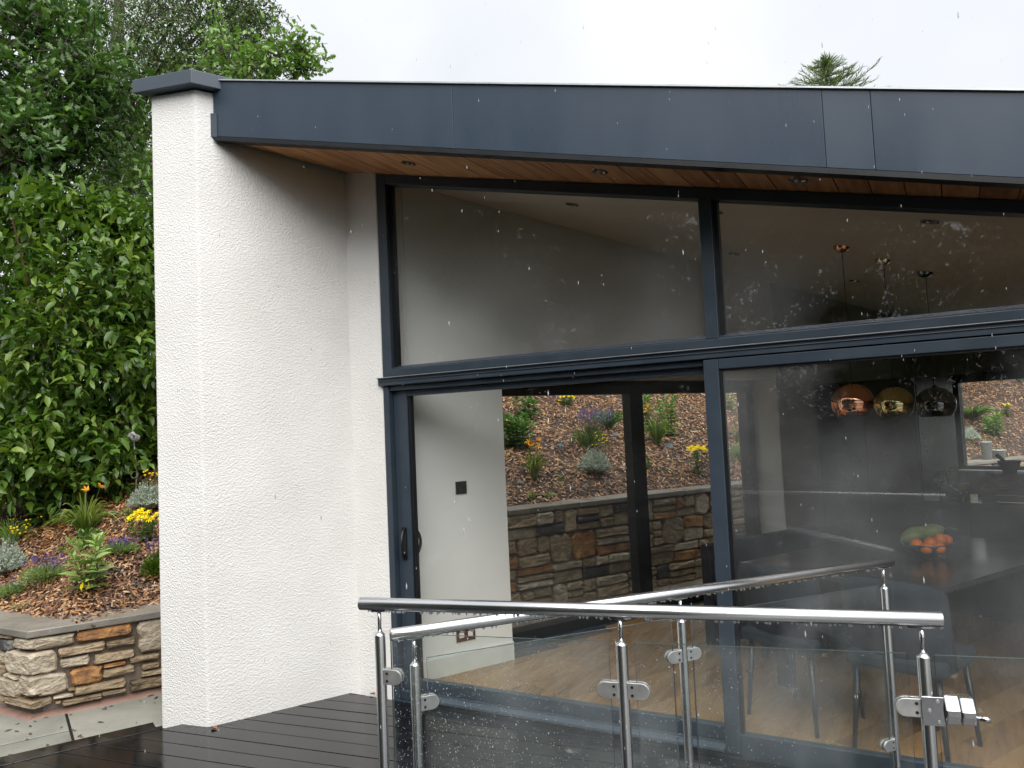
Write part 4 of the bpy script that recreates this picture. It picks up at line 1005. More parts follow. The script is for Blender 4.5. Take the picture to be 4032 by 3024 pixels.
def chair(label, u0, n0, rot=0.0, mat='teal'):
    t = thing('dining_chair', label, 'chair', un(u0, n0, 0.02), 'upholstered dining chairs')
    a = math.radians(rot); fx = U * math.cos(a) + N * math.sin(a); sx = np.array([-fx[1], fx[0], 0])     # fx: facing direction
    c0 = un(u0, n0)
    # curved upholstered back
    V = []; F = []; m = 9
    for i in range(m):
        th_ = (i / (m - 1) - 0.5) * 2
        for j, (z, lean) in enumerate(((0.44, 0.0), (0.60, -0.02), (0.78, -0.055), (0.845, -0.07))):
            ww = (0.235 if j < 3 else 0.225) * th_
            if j == 3: z -= 0.035 * abs(th_) ** 4
            base = c0 + sx * ww + fx * (lean + 0.07 * th_ * th_ - 0.20) + up * z
            V += [base, base + fx * 0.05]
    q = lambda i, j, s: (i * 4 + j) * 2 + s
    for i in range(m - 1):
        for j in range(3):
            F += [(q(i, j, 0), q(i, j + 1, 0), q(i + 1, j + 1, 0), q(i + 1, j, 0)), (q(i, j, 1), q(i + 1, j, 1), q(i + 1, j + 1, 1), q(i, j + 1, 1))]
        F += [(q(i, 3, 0), q(i, 3, 1), q(i + 1, 3, 1), q(i + 1, 3, 0)), (q(i, 0, 0), q(i + 1, 0, 0), q(i + 1, 0, 1), q(i, 0, 1))]
    for j in range(3): F += [(q(0, j, 0), q(0, j, 1), q(0, j + 1, 1), q(0, j + 1, 0)), (q(m - 1, j, 0), q(m - 1, j + 1, 0), q(m - 1, j + 1, 1), q(m - 1, j, 1))]
    MB().add(V, F, True).build('backrest', M[mat], t)
    MB().obox(c0 + up * 0.455, fx, sx, up, 0.215, 0.225, 0.035).build('seat', M[mat], t, 0.02)
    for sx_ in (-1, 1):
        for sf in (-1, 1):
            q0 = c0 + sx * sx_ * 0.18 + fx * sf * 0.17 + up * 0.425; q1 = c0 + sx * sx_ * 0.21 + fx * sf * 0.20 + up * 0.02
            MB().tube([q0, q1 + (q0 - q1) * 0.25, q1], [0.016, 0.012, 0.010], 8).build('leg', M['cabinet'], t)
            
    return t
chair('blue teal upholstered dining chair nearest the door stile', 0.16, 0.95)
chair('blue teal upholstered dining chair beneath the fruit bowl side of the table', 0.22, 0.38, 8)
# long bench with upholstered back on the far side of the table
bn = thing('dining_bench', 'dark upholstered bench with a long straight back behind the table', 'bench', un(1.5, 1.95, 0.02))
MB().obox(un(1.55, 2.09, 0.40), U, N, up, 0.85, 0.045, 0.35).build('backrest', M['navy'], bn, 0.015)
MB().obox(un(1.55, 1.86, 0.41), U, N, up, 0.85, 0.18, 0.05).build('seat', M['navy'], bn, 0.02)
for uu in (0.85, 2.25):
    for nn in (1.74, 2.08): MB().obox(un(uu, nn, 0.19), U, N, up, 0.02, 0.02, 0.17).build('leg', M['cabinet'], bn)

# fruit bowl
bc = hit_z(3650, 2185, 0.754)
fb = thing('fruit_bowl', 'dark bowl piled with oranges and green melons on the table', 'bowl', bc)
MB().lathe((bc[0], bc[1], bc[2]), [(0.0001, 0.0), (0.055, 0.001), (0.06, 0.008), (0.115, 0.04), (0.145, 0.075), (0.140, 0.075), (0.108, 0.045), (0.05, 0.014), (0.0001, 0.012)], 28).build('bowl_shell', M['worktop'], fb)
rgt = unit(_r * [1, 1, 0]); bk = np.array([-rgt[1], rgt[0], 0])
for k, (dx, dy, dz) in enumerate(((-0.085, -0.05, 0.075), (-0.015, -0.075, 0.085), (0.055, -0.06, 0.10), (0.115, -0.015, 0.085), (-0.05, -0.09, 0.055), (0.02, -0.105, 0.055))):
    cc = bc + rgt * dx + bk * dy + up * dz
    o = MB().ball(cc, 0.036, 0.036, 0.034, 14, 9).build('orange', M['orange'])
    tag(o, 'round orange in the fruit bowl', 'orange', 'oranges in the fruit bowl')
for dx, dy, dz, rz, lab in ((-0.05, 0.03, 0.115, 0.5, 'long green melon lying on the left of the fruit bowl'), (0.04, 0.04, 0.125, -0.2, 'long green melon lying on the right of the fruit bowl')):
    cc = bc + rgt * dx + bk * dy + up * dz
    a = rgt * math.cos(rz) + up * 0.25; pts = [cc + a * s for s in np.linspace(-0.10, 0.10, 9)]
    o = MB().tube(pts, [0.006, 0.030, 0.043, 0.050, 0.052, 0.050, 0.043, 0.030, 0.006], 14).build('melon', M['melon']); tag(o, lab, 'melon')

# pendant lamps
for (px, py, dep, rad, mat, lab) in ((3358, 1586, 4.85, 0.128, 'copper', 'copper mirror ball pendant lamp, first of the three over the table'),
                                     (3520, 1592, 5.08, 0.124, 'gold', 'brass mirror ball pendant lamp, middle of the three over the table'),
                                     (3684, 1592, 5.30, 0.128, 'chrome', 'smoky dark mirror ball pendant lamp beside the kitchen window')):
    c = at(px, py, dep); cz = zs(c[0])
    t = thing('pendant_lamp', lab, 'lamp', c, 'mirror ball pendant lamps')
    prof = [(rad * 0.16, rad * 0.93)] + [(rad * math.sin(a), rad * 0.94 * math.cos(a)) for a in np.linspace(0.3, 2.35, 18)]
    inner = [(r * 0.985, z) for r, z in prof[::-1]]
    MB().lathe(c, prof + inner, 36).build('shade', M[mat], t)
    MB().lathe(c, [(0.0001, rad * 1.02), (rad * .14, rad * 1.0), (rad * .16, rad * .90), (0.0001, rad * 0.90)], 16).build('cap', M['cabinet'], t)
    MB().tube([(c[0], c[1], c[2] + rad * 0.98), (c[0], c[1], cz - 0.01)], 0.0026, 6).build('cord', M['cabinet'], t)
    MB().lathe((c[0], c[1], cz), [(0.05, 0.012), (0.05, -0.004), (0.042, -0.022), (0.02, -0.034), (0.0001, -0.036)], 20).build('ceiling_rose', M[mat], t)
    MB().ball(c + up * rad * 0.2, 0.03, 0.03, 0.04, 12, 8).build('bulb', M['white'], t)

# kitchen
tc_ = thing('tall_cabinet', 'tall black kitchen cabinet against the grey wall', 'cabinet', un(3.5, 2.35, 0.02))
MB().plan([tuple(un(a, b)[:2]) for a, b in ((3.23, 1.88), (3.85, 1.88), (3.85, 2.86), (3.23, 2.86))], 0.10, 1.92).build('carcass', M['cabinet'], tc_, 0.003)
for a, b in ((1.885, 2.365), (2.375, 2.855)):
    MB().plan([tuple(un(p_, q_)[:2]) for p_, q_ in ((3.208, a), (3.228, a), (3.228, b), (3.208, b))], 0.12, 1.915).build('door', M['cabinet'], tc_, 0.002)
ct = thing('kitchen_counter', 'low black kitchen counter with dark stone worktop in front of the window', 'counter', un(3.1, 0.5, 0.02))
MB().plan([tuple(un(a, b)[:2]) for a, b in ((2.82, -1.2), (3.42, -1.2), (3.42, 1.86), (2.82, 1.86))], 0.10, 0.862).build('carcass', M['cabinet'], ct)
MB().plan([tuple(un(a, b)[:2]) for a, b in ((2.78, -1.22), (3.45, -1.22), (3.45, 1.872), (2.78, 1.872))], 0.864, 0.90).build('worktop', M['worktop'], ct, 0.003)
nn = -1.19
while nn < 1.8:
    MB().plan([tuple(un(a, b)[:2]) for a, b in ((2.80, nn), (2.819, nn), (2.819, nn + .49), (2.80, nn + .49))], 0.12, 0.855).build('door', M['cabinet'], ct, 0.002); nn += 0.5
MB().plan([tuple(un(a, b)[:2]) for a, b in ((2.86, -1.2), (3.4, -1.2), (3.4, 1.86), (2.86, 1.86))], 0.02, 0.099).build('plinth', M['black'], ct)
def on_counter(px, py, uu, z=0.901):
    q = hit_u(px, py, uu); q[2] = z; return q
q = on_counter(3985, 1950, 3.05)
bx_ = thing('wooden_crate', 'dark wooden crate on the worktop under the stone mortar', 'crate', q)
for k in range(4): MB().obox(q + up * (0.026 + 0.052 * k) - U * 0.11, N, U, up, 0.17, 0.007, 0.024).build('slat', M['walnut'], bx_, 0.002)
for s in (-1, 1): MB().obox(q + up * 0.104 + N * s * 0.165, U, N, up, 0.102, 0.007, 0.104).build('side_panel', M['walnut'], bx_)
MB().obox(q + up * 0.212, U, N, up, 0.12, 0.175, 0.004).build('lid', M['walnut'], bx_)
q2 = q + up * 0.217 - N * 0.0
mo = thing('stone_mortar', 'flared grey stone mortar with a pestle by the kitchen window', 'mortar', q2)
MB().lathe(q2, [(0.0001, 0), (0.045, 0), (0.047, 0.012), (0.055, 0.02), (0.078, 0.085), (0.082, 0.09), (0.072, 0.09), (0.045, 0.03), (0.0001, 0.025)], 24).build('mortar_bowl', M['granite'], mo)
MB().tube([q2 + up * 0.045 - N * 0.01, q2 + up * 0.09 + N * 0.04, q2 + up * 0.135 + N * 0.088], [0.018, 0.012, 0.016], 10).build('pestle', M['granite'], mo)
q = on_counter(3802, 1955, 3.1)
o = MB().lathe(q, [(0.0001, 0), (0.032, 0), (0.033, 0.11), (0.030, 0.118), (0.0001, 0.118)], 18).build('canister', M['pale_wood']); tag(o, 'pale wooden canister on the dark worktop', 'canister')
q = on_counter(3870, 1955, 3.3)
o = MB().lathe(q, [(0.0001, 0), (0.035, 0), (0.036, 0.05), (0.033, 0.052), (0.031, 0.01), (0.0001, 0.008)], 18).build('small_jar', M['granite']); tag(o, 'small grey pot beside the wooden crate', 'pot')
q = on_counter(3748, 1965, 2.95)
ke = thing('domed_kettle', 'dark domed kettle on the end of the worktop', 'kettle', q)
MB().lathe(q, [(0.0001, 0), (0.085, 0.0), (0.088, 0.012), (0.075, 0.05), (0.045, 0.078), (0.012, 0.088), (0.012, 0.10), (0.0001, 0.104)], 22).build('body', M['worktop'], ke)
MB().tube([q + N * -0.08 + up * 0.03, q + N * -0.12 + up * 0.06], [0.014, 0.008], 8).build('spout', M['worktop'], ke)
q = on_counter(3722, 1960, 3.3)
hp = thing('potted_succulent', 'potted grey green succulent at the corner of the kitchen window', 'plant', q)
MB().lathe(q, [(0.0001, 0), (0.04, 0), (0.055, 0.09), (0.05, 0.09), (0.0001, 0.08)], 18).build('pot', M['cabinet'], hp)
k = 120; d = unit(rng.normal(size=(k, 3)) + [0, 0, 0.5]); leaf_obj('foliage', hp, M['leaf_sage'], q + up * 0.13 + d * 0.045, d, 0.045, 0.02, T_OVATE)

# ================================================================== PLANTS ON THE BANK
def plant(name, label, cat, px, py, group=None):
    c, dep = hit_bank(px, py)
    return thing(name, label, cat, c, group), c, dep

def santolina(label, px, py, wpx, hpx, flowers=0):
    t, c, dep = plant('silver_shrub', label, 'shrub', px, py, 'silver santolina mounds')
    r = wpx * dep / FPX / 2; h = hpx * dep / FPX; k = 420
    C = arcs(c, k, h * 0.98, r * 0.75, 0.30, 5, r * 0.12); C[:, :, :2] += (np.stack([C[:, -1, 0] - c[0], C[:, -1, 1] - c[1]], 1) * 0.42)[:, None, :] * np.sin(np.linspace(0, np.pi * .75, 5))[None, :, None]; rd = np.linalg.norm(C[:, -1, :2] - c[:2], axis=1) / r; C[:, :, 2] = c[2] + (C[:, :, 2] - c[2]) * (1.12 - 0.6 * np.clip(rd, 0, 1.1) ** 2)[:, None]
    V, F, rr = strips(C, np.full(k, 0.007)); link('foliage', fastmesh('foliage', V, F, rr), M['leaf_silver'], t)
    kk = 3200; i = rng.integers(0, k, kk); s = rng.uniform(0.3, 1, kk) * 3.99; j = s.astype(int); P = C[i, j] + (C[i, np.minimum(j + 1, 4)] - C[i, j]) * (s - j)[:, None]
    leaf_obj('foliage', t, M['leaf_silver'], P, rng.normal(size=(kk, 3)) * 0.8 + [0, 0, 0.8], 0.028, 0.008, T_DIAM)
    if flowers:
        kk = flowers; a = rng.uniform(0, 6.28, kk); d = np.stack([np.cos(a) * .5 + .55, np.sin(a) * .5 + .3, np.full(kk, 1.0)], 1)
        tip = c + d * [r * 0.75, r * 0.75, h * 1.0] + rng.normal(size=(kk, 3)) * r * 0.18 + [0, 0, h * 0.12]
        stems_mesh('stem', t, M['stem'], [[c + [0, 0, h * .5], q] for q in tip], 0.0016, 3)
        b = MB()
        for q in tip: b.ball(q, 0.009, 0.009, 0.007, 7, 5)
        tag(b.build('blossom', M['petal_yellow'], t), kind='stuff')
    return t

def daylily(label, px, py, wpx, hpx, nfl, k=70):
    t, c, dep = plant('daylily', label, 'plant', px, py, 'orange daylilies')
    r = wpx * dep / FPX / 2; h = hpx * dep / FPX
    C = arcs(c, k, h * 1.25, r * 1.2, 0.55, 8, 0.015); V, F, rr = strips(C, rng.uniform(0.010, 0.018, k)); link('foliage', fastmesh('foliage', V, F, rr), M['leaf_yellowgreen'], t)
    for i in range(nfl):
        a = rng.uniform(0, 6.28); tip = c + np.array([math.cos(a) * r * .45, math.sin(a) * r * .45, h * rng.uniform(0.85, 1.05)])
        stems_mesh('stem', t, M['stem'], [[c, (c + tip) / 2 + [0, 0, .02], tip]], 0.003, 4)
        fd = unit(np.array([math.cos(a), math.sin(a) - 0.5, 0.6])); aa = np.linspace(0, 2 * np.pi, 7)[:-1]
        s1 = unit(np.cross(fd, [0, 0, 1.0])); s2 = np.cross(fd, s1)
        D = fd * 0.9 + np.cos(aa)[:, None] * s1 + np.sin(aa)[:, None] * s2
        leaf_obj('flower', t, M['petal_orange'], np.repeat(tip[None], 6, 0), D, 0.05, 0.02, T_OVATE)
    return t

def leafy(name, label, cat, px, py, wpx, hpx, nst, L, W, mat, group=None, whorl=2, tip=True, yellow_leaf=0, spread=1.0, node=0.045):
    t, c, dep = plant(name, label, cat, px, py, group)
    r = wpx * dep / FPX / 2; h = hpx * dep / FPX
    P = []; D = []; Ls = []; lines = []
    for i in range(nst):
        a = rng.uniform(0, 6.28); s = r * 0.8 * math.sqrt((i + 0.4) / nst) * spread; hh = h * rng.uniform(0.7, 1.0) * (1 - 0.25 * s / max(r, 1e-3))
        tp = c + np.array([math.cos(a) * s, math.sin(a) * s, hh]); b0 = c + np.array([math.cos(a) * s * .35, math.sin(a) * s * .35, 0]); lines.append([b0, (b0 + tp) / 2 + rng.normal(size=3) * .01, tp])
        m = max(4, int(hh / node))
        for j in range(m):
            f = (j + 0.6) / m; q = b0 + (tp - b0) * f; ph = j * 1.57 + i
            for w_ in range(whorl):
                an = ph + w_ * 2 * math.pi / whorl + rng.normal() * .2; P.append(q); D.append((math.cos(an), math.sin(an), 0.35 + 0.5 * f - 0.2)); Ls.append(L * (1.0 - 0.45 * f ** 3) * rng.uniform(.75, 1.15))
        if tip:
            for w_ in range(4): P.append(tp); D.append((rng.normal() * .5, rng.normal() * .5, 1)); Ls.append(L * .55)
    stems_mesh('stem', t, M['stem'], lines, 0.005, 4)
    Ls = np.array(Ls); leaf_obj('foliage', t, M[mat], P, D, Ls, Ls * W, T_OVATE, up=1.0, jit=0.3)
    for i in range(yellow_leaf):
        q = c + np.array([rng.normal() * r * .4 + .04, -r * .5, h * 0.15 + rng.random() * .05]); leaf_obj('yellowed_leaf', t, M['petal_yellow'], [q], [(0.2, -0.4, -0.8)], 0.06, 0.03, T_OVATE)
    return t, c, r, h

def daisies(label, px, py, wpx, hpx, nfl, L=0.07):
    t, c, r, h = leafy('yellow_daisy_plant', label, 'flower', px, py, wpx, hpx * 0.78, 9, L, 0.42, 'leaf_glossy', 'yellow daisy plants', spread=0.8)
    P = []; D = []
    for i in range(nfl):
        a = rng.uniform(0, 6.28); s = r * 0.95 * math.sqrt(rng.random()); q = c + np.array([math.cos(a) * s, math.sin(a) * s, h * 1.12 - 0.25 * s * s / max(r, .01) + rng.normal() * .012])
        n_ = unit(np.array([rng.normal() * .35 + .15, rng.normal() * .35 - .55, 1.0])); s1 = unit(np.cross(n_, [1, .2, .1])); s2 = np.cross(n_, s1)
        for aa in np.linspace(0, 6.28, 10)[:-1]: P.append(q); D.append(math.cos(aa) * s1 + math.sin(aa) * s2 + n_ * 0.15)
    leaf_obj('blossom', t, M['petal_yellow'], P, D, 0.034, 0.016, T_OVATE, up=1.0, jit=0.2)['kind'] = 'stuff'
    return t

def lavender(label, px, py, wpx, hpx, nsp, lean=(0.3, 0), foliage='leaf_dogwood', group='lavender plants', name='lavender'):
    t, c, dep = plant(name, label, 'lavender', px, py, group)
    r = wpx * dep / FPX / 2; h = hpx * dep / FPX; k = 260
    C = arcs(c, k, h * 0.62, r * 1.0, 0.25, 5, r * .1); V, F, rr = strips(C, np.full(k, 0.006)); link('foliage', fastmesh('foliage', V, F, rr), M[foliage], t)
    kk = 700; d_ = unit(rng.normal(size=(kk, 3))); d_[:, 2] = np.abs(d_[:, 2]); Pc = c + d_ * (rng.random(kk) ** .4)[:, None] * [r * 1.05, r * 1.05, h * .55]
    leaf_obj('foliage', t, M[foliage], Pc, d_ + [0, 0, .4], 0.034, 0.012, T_DIAM)
    lines = []; P = []; D = []
    for i in range(nsp):
        a = rng.uniform(0, 6.28); s = r * math.sqrt(rng.random()); tp = c + np.array([math.cos(a) * s * 1.05 + lean[0] * r, math.sin(a) * s * 1.05 + lean[1] * r, h * rng.uniform(0.72, 1.05)])
        lines.append([c + [0, 0, h * .3], (c + tp) / 2 + [0, 0, h * .15], tp]); d = unit(tp - c)
        for j in range(12): P.append(tp - d * 0.05 * (j / 12) + rng.normal(size=3) * .004); D.append(rng.normal(size=3) + d * .6)
    stems_mesh('stem', t, M['stem'], lines, 0.0018, 3)
    leaf_obj('blossom', t, M['petal_purple'], P, D, 0.014, 0.008, T_DIAM)['kind'] = 'stuff'
    return t

def tuft(name, label, px, py, wpx, hpx, k, mat, droop=0.4, w=0.005, group=None, cat='grass'):
    t, c, dep = plant(name, label, cat, px, py, group)
    r = wpx * dep / FPX / 2; h = hpx * dep / FPX
    C = arcs(c, k, h, r, droop, 6, 0.01); V, F, rr = strips(C, np.full(k, w)); link('foliage', fastmesh('foliage', V, F, rr), M[mat], t)
    return t

# --- beside the deck, left of the white wall
santolina('silver green santolina mound at the left edge above the stone coping', 20, 2262, 150, 165, 10)
santolina('silver grey santolina mound with yellow buttons by the white wall', 585, 2005, 140, 125, 26)
lavender('sprawling catmint with small purple flowers above the coping', 185, 2290, 190, 105, 34, foliage='leaf_sage', name='catmint', group='catmint plants')
lavender('low purple catmint at the left edge of the bed', 50, 2345, 130, 60, 14, foliage='leaf_sage', name='catmint', group='catmint plants')
leafy('young_buddleia', 'pale green young shrub with felted leaves above the coping', 'shrub', 360, 2330, 205, 240, 9, 0.125, 0.42, 'leaf_felt', yellow_leaf=2, spread=1.0, node=0.045)
daylily('strappy daylily with orange flowers in the bed beside the white wall', 335, 2115, 260, 185, 2, 110)
leafy('dark_leafy_perennial', 'dark green upright perennial with broad leaves under the hedge', 'plant', 175, 2075, 120, 235, 6, 0.15, 0.44, 'leaf_glossy', node=0.06)
daisies('clump of bright yellow daisies close to the white wall', 560, 2140, 165, 130, 26)
lavender('lavender spikes tucked against the lower white wall', 610, 2275, 90, 150, 22)
tuft('coreopsis', 'wispy plant with tiny yellow flowers at the left edge', 45, 2160, 150, 130, 90, 'leaf_light', 0.2, 0.005, cat='plant')
b = MB(); c, dep = hit_bank(45, 2150)
for i in range(22): b.ball(c + rng.normal(size=3) * [0.13, 0.13, 0.05] + [0, 0, 0.18], 0.009, 0.009, 0.006, 7, 5)
last = [o for o in bpy.data.objects if o.name.startswith('coreopsis')][-1]
tag(b.build('blossom', M['petal_yellow'], last), kind='stuff')
kk = 260; d_ = unit(rng.normal(size=(kk, 3))); leaf_obj('foliage', last, M['leaf_light'], c + d_ * (rng.random(kk) ** .4)[:, None] * [0.17, 0.17, 0.14] + [0, 0, .1], d_ + [0, 0, .5], 0.035, 0.009, T_DIAM)
leafy('leafy_perennial', 'dark leafy plant at the foot of the left daylily', 'plant', 345, 2165, 120, 80, 7, 0.085, 0.42, 'leaf_glossy')
tuft('grass_tuft', 'thin green weed between catmint and daylily', 250, 2180, 60, 50, 30, 'leaf_light', 0.5, 0.004)
leafy('leafy_seedling', 'small pale weed under the silver mound by the white wall', 'plant', 500, 2050, 50, 50, 3, 0.05, 0.45, 'leaf_light')
lavender('trailing catmint between the young shrub and the yellow daisies', 470, 2180, 130, 60, 26, foliage='leaf_sage', name='catmint', group='catmint plants')
tuft('straw_tuft', 'small dry straw tuft on the edge of the coping', 90, 2405, 120, 50, 60, 'leaf_dry', 0.5, 0.004)
leafy('glossy_shrub', 'light green glossy evergreen shrub beside the eye ornament', 'shrub', 320, 1990, 235, 330, 30, 0.10, 0.38, 'leaf_glossy', whorl=3, spread=1.15, node=0.042)
leafy('leafy_seedling', 'leafy green shoot between hedge and dark perennial', 'plant', 470, 1960, 130, 150, 6, 0.07, 0.4, 'leaf_glossy')

# eye ornament on a curled stake
c, dep = hit_bank(534, 1935)
bc_ = at(527, 1720, dep - 0.02)
ey = thing('eye_ornament', 'grey ball garden ornament painted with an eye on a curled stake', 'ornament', c)
br = 23 * dep / FPX
MB().ball(bc_, br, br, br * 0.95, 22, 14).build('ball', M['eye_grey'], ey)
toc = unit(CAM - bc_); sx = unit(np.cross([0, 0, 1.0], toc)); sy = np.cross(toc, sx)
def patch(outline, off, name, mat):
    V = [bc_ + sx * p * br + sy * q * br + toc * (math.sqrt(max(0.02, 1 - p * p - q * q)) * br + off) for p, q in outline]
    cx_ = [sum(p for p, q in outline) / len(outline), sum(q for p, q in outline) / len(outline)]
    V.append(bc_ + sx * cx_[0] * br + sy * cx_[1] * br + toc * (math.sqrt(1 - cx_[0] ** 2 - cx_[1] ** 2) * br + off)); n = len(outline)
    MB().add(V, [(i, (i + 1) % n, n) for i in range(n)]).build(name, M[mat], ey)
alm = [(0.52 * math.cos(a), 0.24 * math.sin(a) * (1 - 0.35 * abs(math.cos(a)))) for a in np.linspace(0, 2 * math.pi, 21)[:-1]]
ring = [(p * 1.18, q * 1.25 + .02) for p, q in alm]; patch(ring, 0.0010, 'eyelid', 'black'); patch(alm, 0.0018, 'eye_white', 'white')
patch([(0.2 * math.cos(a), 0.2 * math.sin(a)) for a in np.linspace(0, 2 * math.pi, 17)[:-1]], 0.0026, 'iris', 'iris'); patch([(0.09 * math.cos(a), 0.09 * math.sin(a)) for a in np.linspace(0, 2 * math.pi, 13)[:-1]], 0.0034, 'pupil', 'black')
kx = unit(_r * [1, 1, 0]); top = bc_ - up * br * .9; low = c - up * 0.05
lc = c + up * (72 - 0) * dep / FPX * 0.85 - kx * 0.018; lr = 0.03
pts = [top, top + (lc - top) * 0.5 + kx * 0.015, lc + kx * lr * 1.1 + up * lr * .8] + [lc + kx * lr * math.cos(a) + up * lr * math.sin(a) + np.array([0.004 * i / 12, 0.008 * i / 12, 0]) for i, a in enumerate(np.linspace(0.4, -2 * math.pi + 0.2, 18))] + [lc + kx * lr * 0.9 - up * lr, low]
MB().tube(pts, 0.0055, 8).build('stake', M['white_wire'], ey)
# bent wire hoop lying in the mulch
c, dep = hit_bank(573, 2320)
pts = [c + kx * 0.095 * math.cos(a) + up * (0.045 + 0.09 * math.sin(a)) + np.array([0.0, -0.03, 0]) for a in np.linspace(math.pi * 1.02, math.pi * 1.98, 14)]
o = MB().tube(pts, 0.003, 6).build('wire_hoop', M['white_wire']); tag(o, 'bent white wire hoop lying in the mulch by the white wall', 'wire')

# --- seen through the house
leafy('glossy_shrub', 'leafy evergreen shrub behind the edge of the white inner wall', 'shrub', 2045, 1762, 170, 140, 18, 0.13, 0.38, 'leaf_glossy', whorl=3)
leafy('leafy_perennial', 'upright leafy plant at the top left of the side glazing', 'plant', 2070, 1650, 100, 100, 7, 0.14, 0.5, 'leaf_glossy')
daylily('daylily with orange trumpets in the left pane of the side glazing', 2105, 1890, 115, 150, 5, 70)
lavender('purple flowering lavender clump in the left pane of the side glazing', 2320, 1765, 150, 150, 120, lean=(0.35, 0.3))
santolina('round silver santolina mound above the wall in the side glazing', 2342, 1868, 130, 122, 18)
tuft('iris_clump', 'dark green strappy clump behind the lavender', 2400, 1690, 170, 115, 80, 'leaf_glossy', 0.5, 0.026, cat='plant')
daisies('yellow daisies cut off by the top of the side glazing', 2235, 1600, 70, 45, 8)
leafy('mixed_perennial', 'tall pale green perennial right of the mullion', 'plant', 2640, 1720, 140, 185, 12, 0.11, 0.36, 'leaf_light')
daylily('daylily with two orange flowers right of the mullion', 2590, 1755, 165, 150, 2, 90)
leafy('leafy_perennial', 'bright green leafy plant right against the mullion', 'plant', 2545, 1690, 100, 150, 9, 0.11, 0.42, 'leaf_light')
daisies('bright yellow daisies beside the door stile', 2752, 1872, 95, 125, 24)
leafy('leafy_seedling', 'tiny seedling in the mulch below the silver mound', 'plant', 2205, 1900, 26, 26, 2, 0.05, 0.4, 'leaf_light')
leafy('leafy_seedling', 'small shoot in the mulch near the left foot of the bank', 'plant', 2092, 1972, 40, 30, 2, 0.06, 0.4, 'leaf_light')
leafy('leafy_seedling', 'reddish green seedling just right of the mullion', 'plant', 2555, 1852, 36, 45, 3, 0.06, 0.5, 'leaf_dogwood')
tuft('grass_tuft', 'dull green tuft at the top of the stone wall', 2160, 1965, 80, 36, 60, 'leaf_sage', 0.4, 0.006)
tuft('feather_grass', 'pale feathery grass clump seen past the door stile', 2905, 1745, 90, 140, 120, 'leaf_dry', 0.5, 0.006)
lavender('dark lavender bush behind the feather grass', 2925, 1815, 110, 130, 14, foliage='leaf_sage')
leafy('leafy_perennial', 'dark leafy plant at the top of the narrow glazing strip', 'plant', 2885, 1625, 80, 90, 6, 0.09, 0.42, 'leaf_glossy')
for k, (px, py, w, lab) in enumerate(((2210, 1769, 0.09, 'wet slate piece left of the lavender'), (2422, 1720, 0.09, 'wet slate piece right of the lavender'), (2445, 1607, 0.11, 'wet slate piece high up beside the mullion'), (2632, 1764, 0.15, 'large wet slate piece below the tall perennial'), (2054, 1914, 0.07, 'dark slate chip below the left daylily'), (2668, 1810, 0.06, 'small slate chip near the yellow daisies'))):
    c, dep = hit_bank(px, py); m_ = MB()
    poly = [(c[0] + w * random.uniform(.35, .55) * math.cos(a), c[1] + w * random.uniform(.3, .5) * math.sin(a)) for a in np.linspace(0, 6.28, 7)[:-1]]
    o = m_.plan(poly, lambda x, y: float(bank_z(x, y)) + 0.018, lambda x, y: float(bank_z(x, y)) + 0.034).build('slate_piece', M['slate']); tag(o, lab, 'slate')
# --- seen through the kitchen window
santolina('silver santolina mound seen through the kitchen window', 3818, 1740, 76, 64, 0)
leafy('bright_green_shrub', 'bright green leafy shrub behind the galvanised pots', 'shrub', 3925, 1748, 105, 95, 12, 0.13, 0.4, 'leaf_light', whorl=3)
tuft('creeping_juniper', 'spreading dark juniper seen through the kitchen window', 3830, 1655, 190, 75, 160, 'leaf_conifer', 0.3, 0.03, cat='shrub')
daisies('few yellow flowers high in the kitchen window', 3965, 1640, 40, 60, 6)
tuft('grass_tuft', 'low straw green tuft at the foot of the bank in the kitchen window', 3830, 1790, 60, 26, 50, 'leaf_dry', 0.4, 0.008)
for (px, py, rw_, hh, lab) in ((3886, 1798, 0.072, 0.245, 'tall galvanised pot on the garden wall'), (3933, 1796, 0.092, 0.12, 'short galvanised pot on the garden wall')):
    c = hit(px, py, N2, un(4.0, 4.02) @ N2 + 0.13); c[2] = 0.909; t = thing('galvanised_pot', lab, 'pot', c, 'galvanised pots on the wall')
    MB().lathe(c, [(0.0001, 0), (rw_ * .82, 0), (rw_, hh), (rw_ * 1.04, hh), (rw_ * 1.04, hh - .012), (rw_ * .95, hh - .014), (rw_ * .93, hh - .04), (0.0001, hh - .04)], 24).build('pot_body', M['galv'], t)
    C = arcs(c + up * (hh - .04), 40, 0.12, 0.08, 0.3, 4, 0.01); V, F, rr = strips(C, np.full(40, 0.005)); link('foliage', fastmesh('foliage', V, F, rr), M['leaf_dry'], t)

# ================================================================== HEDGE AND TREES
def cl(px, py, dep): return at(px, py, dep)
def shrub_at(label, basepx, spec, k, L=0.12, W=0.52, mat='leaf_dogwood', group='dogwood hedge shrubs'):
    c, dep = hit_bank(*basepx)
    cs = [cl(x, y, d) for x, y, d, r, rz in spec]; rs = [(r, r, rz) for x, y, d, r, rz in spec]
    return make_shrub('dogwood_shrub', label, 'shrub', c, cs, rs, k, L, W, M[mat], M['stem_red'], group=group)
shrub_at('broad dogwood shrub filling the left edge under the oak', (30, 1930), [(60, 1050, 7.6, 0.75, 0.55), (-120, 1250, 7.5, 0.75, 0.6), (110, 1330, 7.3, 0.65, 0.5), (-60, 1600, 7.3, 0.7, 0.55), (100, 1640, 7.1, 0.5, 0.45), (30, 900, 7.9, 0.55, 0.35), (-200, 900, 7.9, 0.7, 0.4), (-40, 1800, 7.0, 0.5, 0.3), (40, 1840, 6.75, 0.42, 0.28), (130, 1800, 6.7, 0.4, 0.3)], 7800)
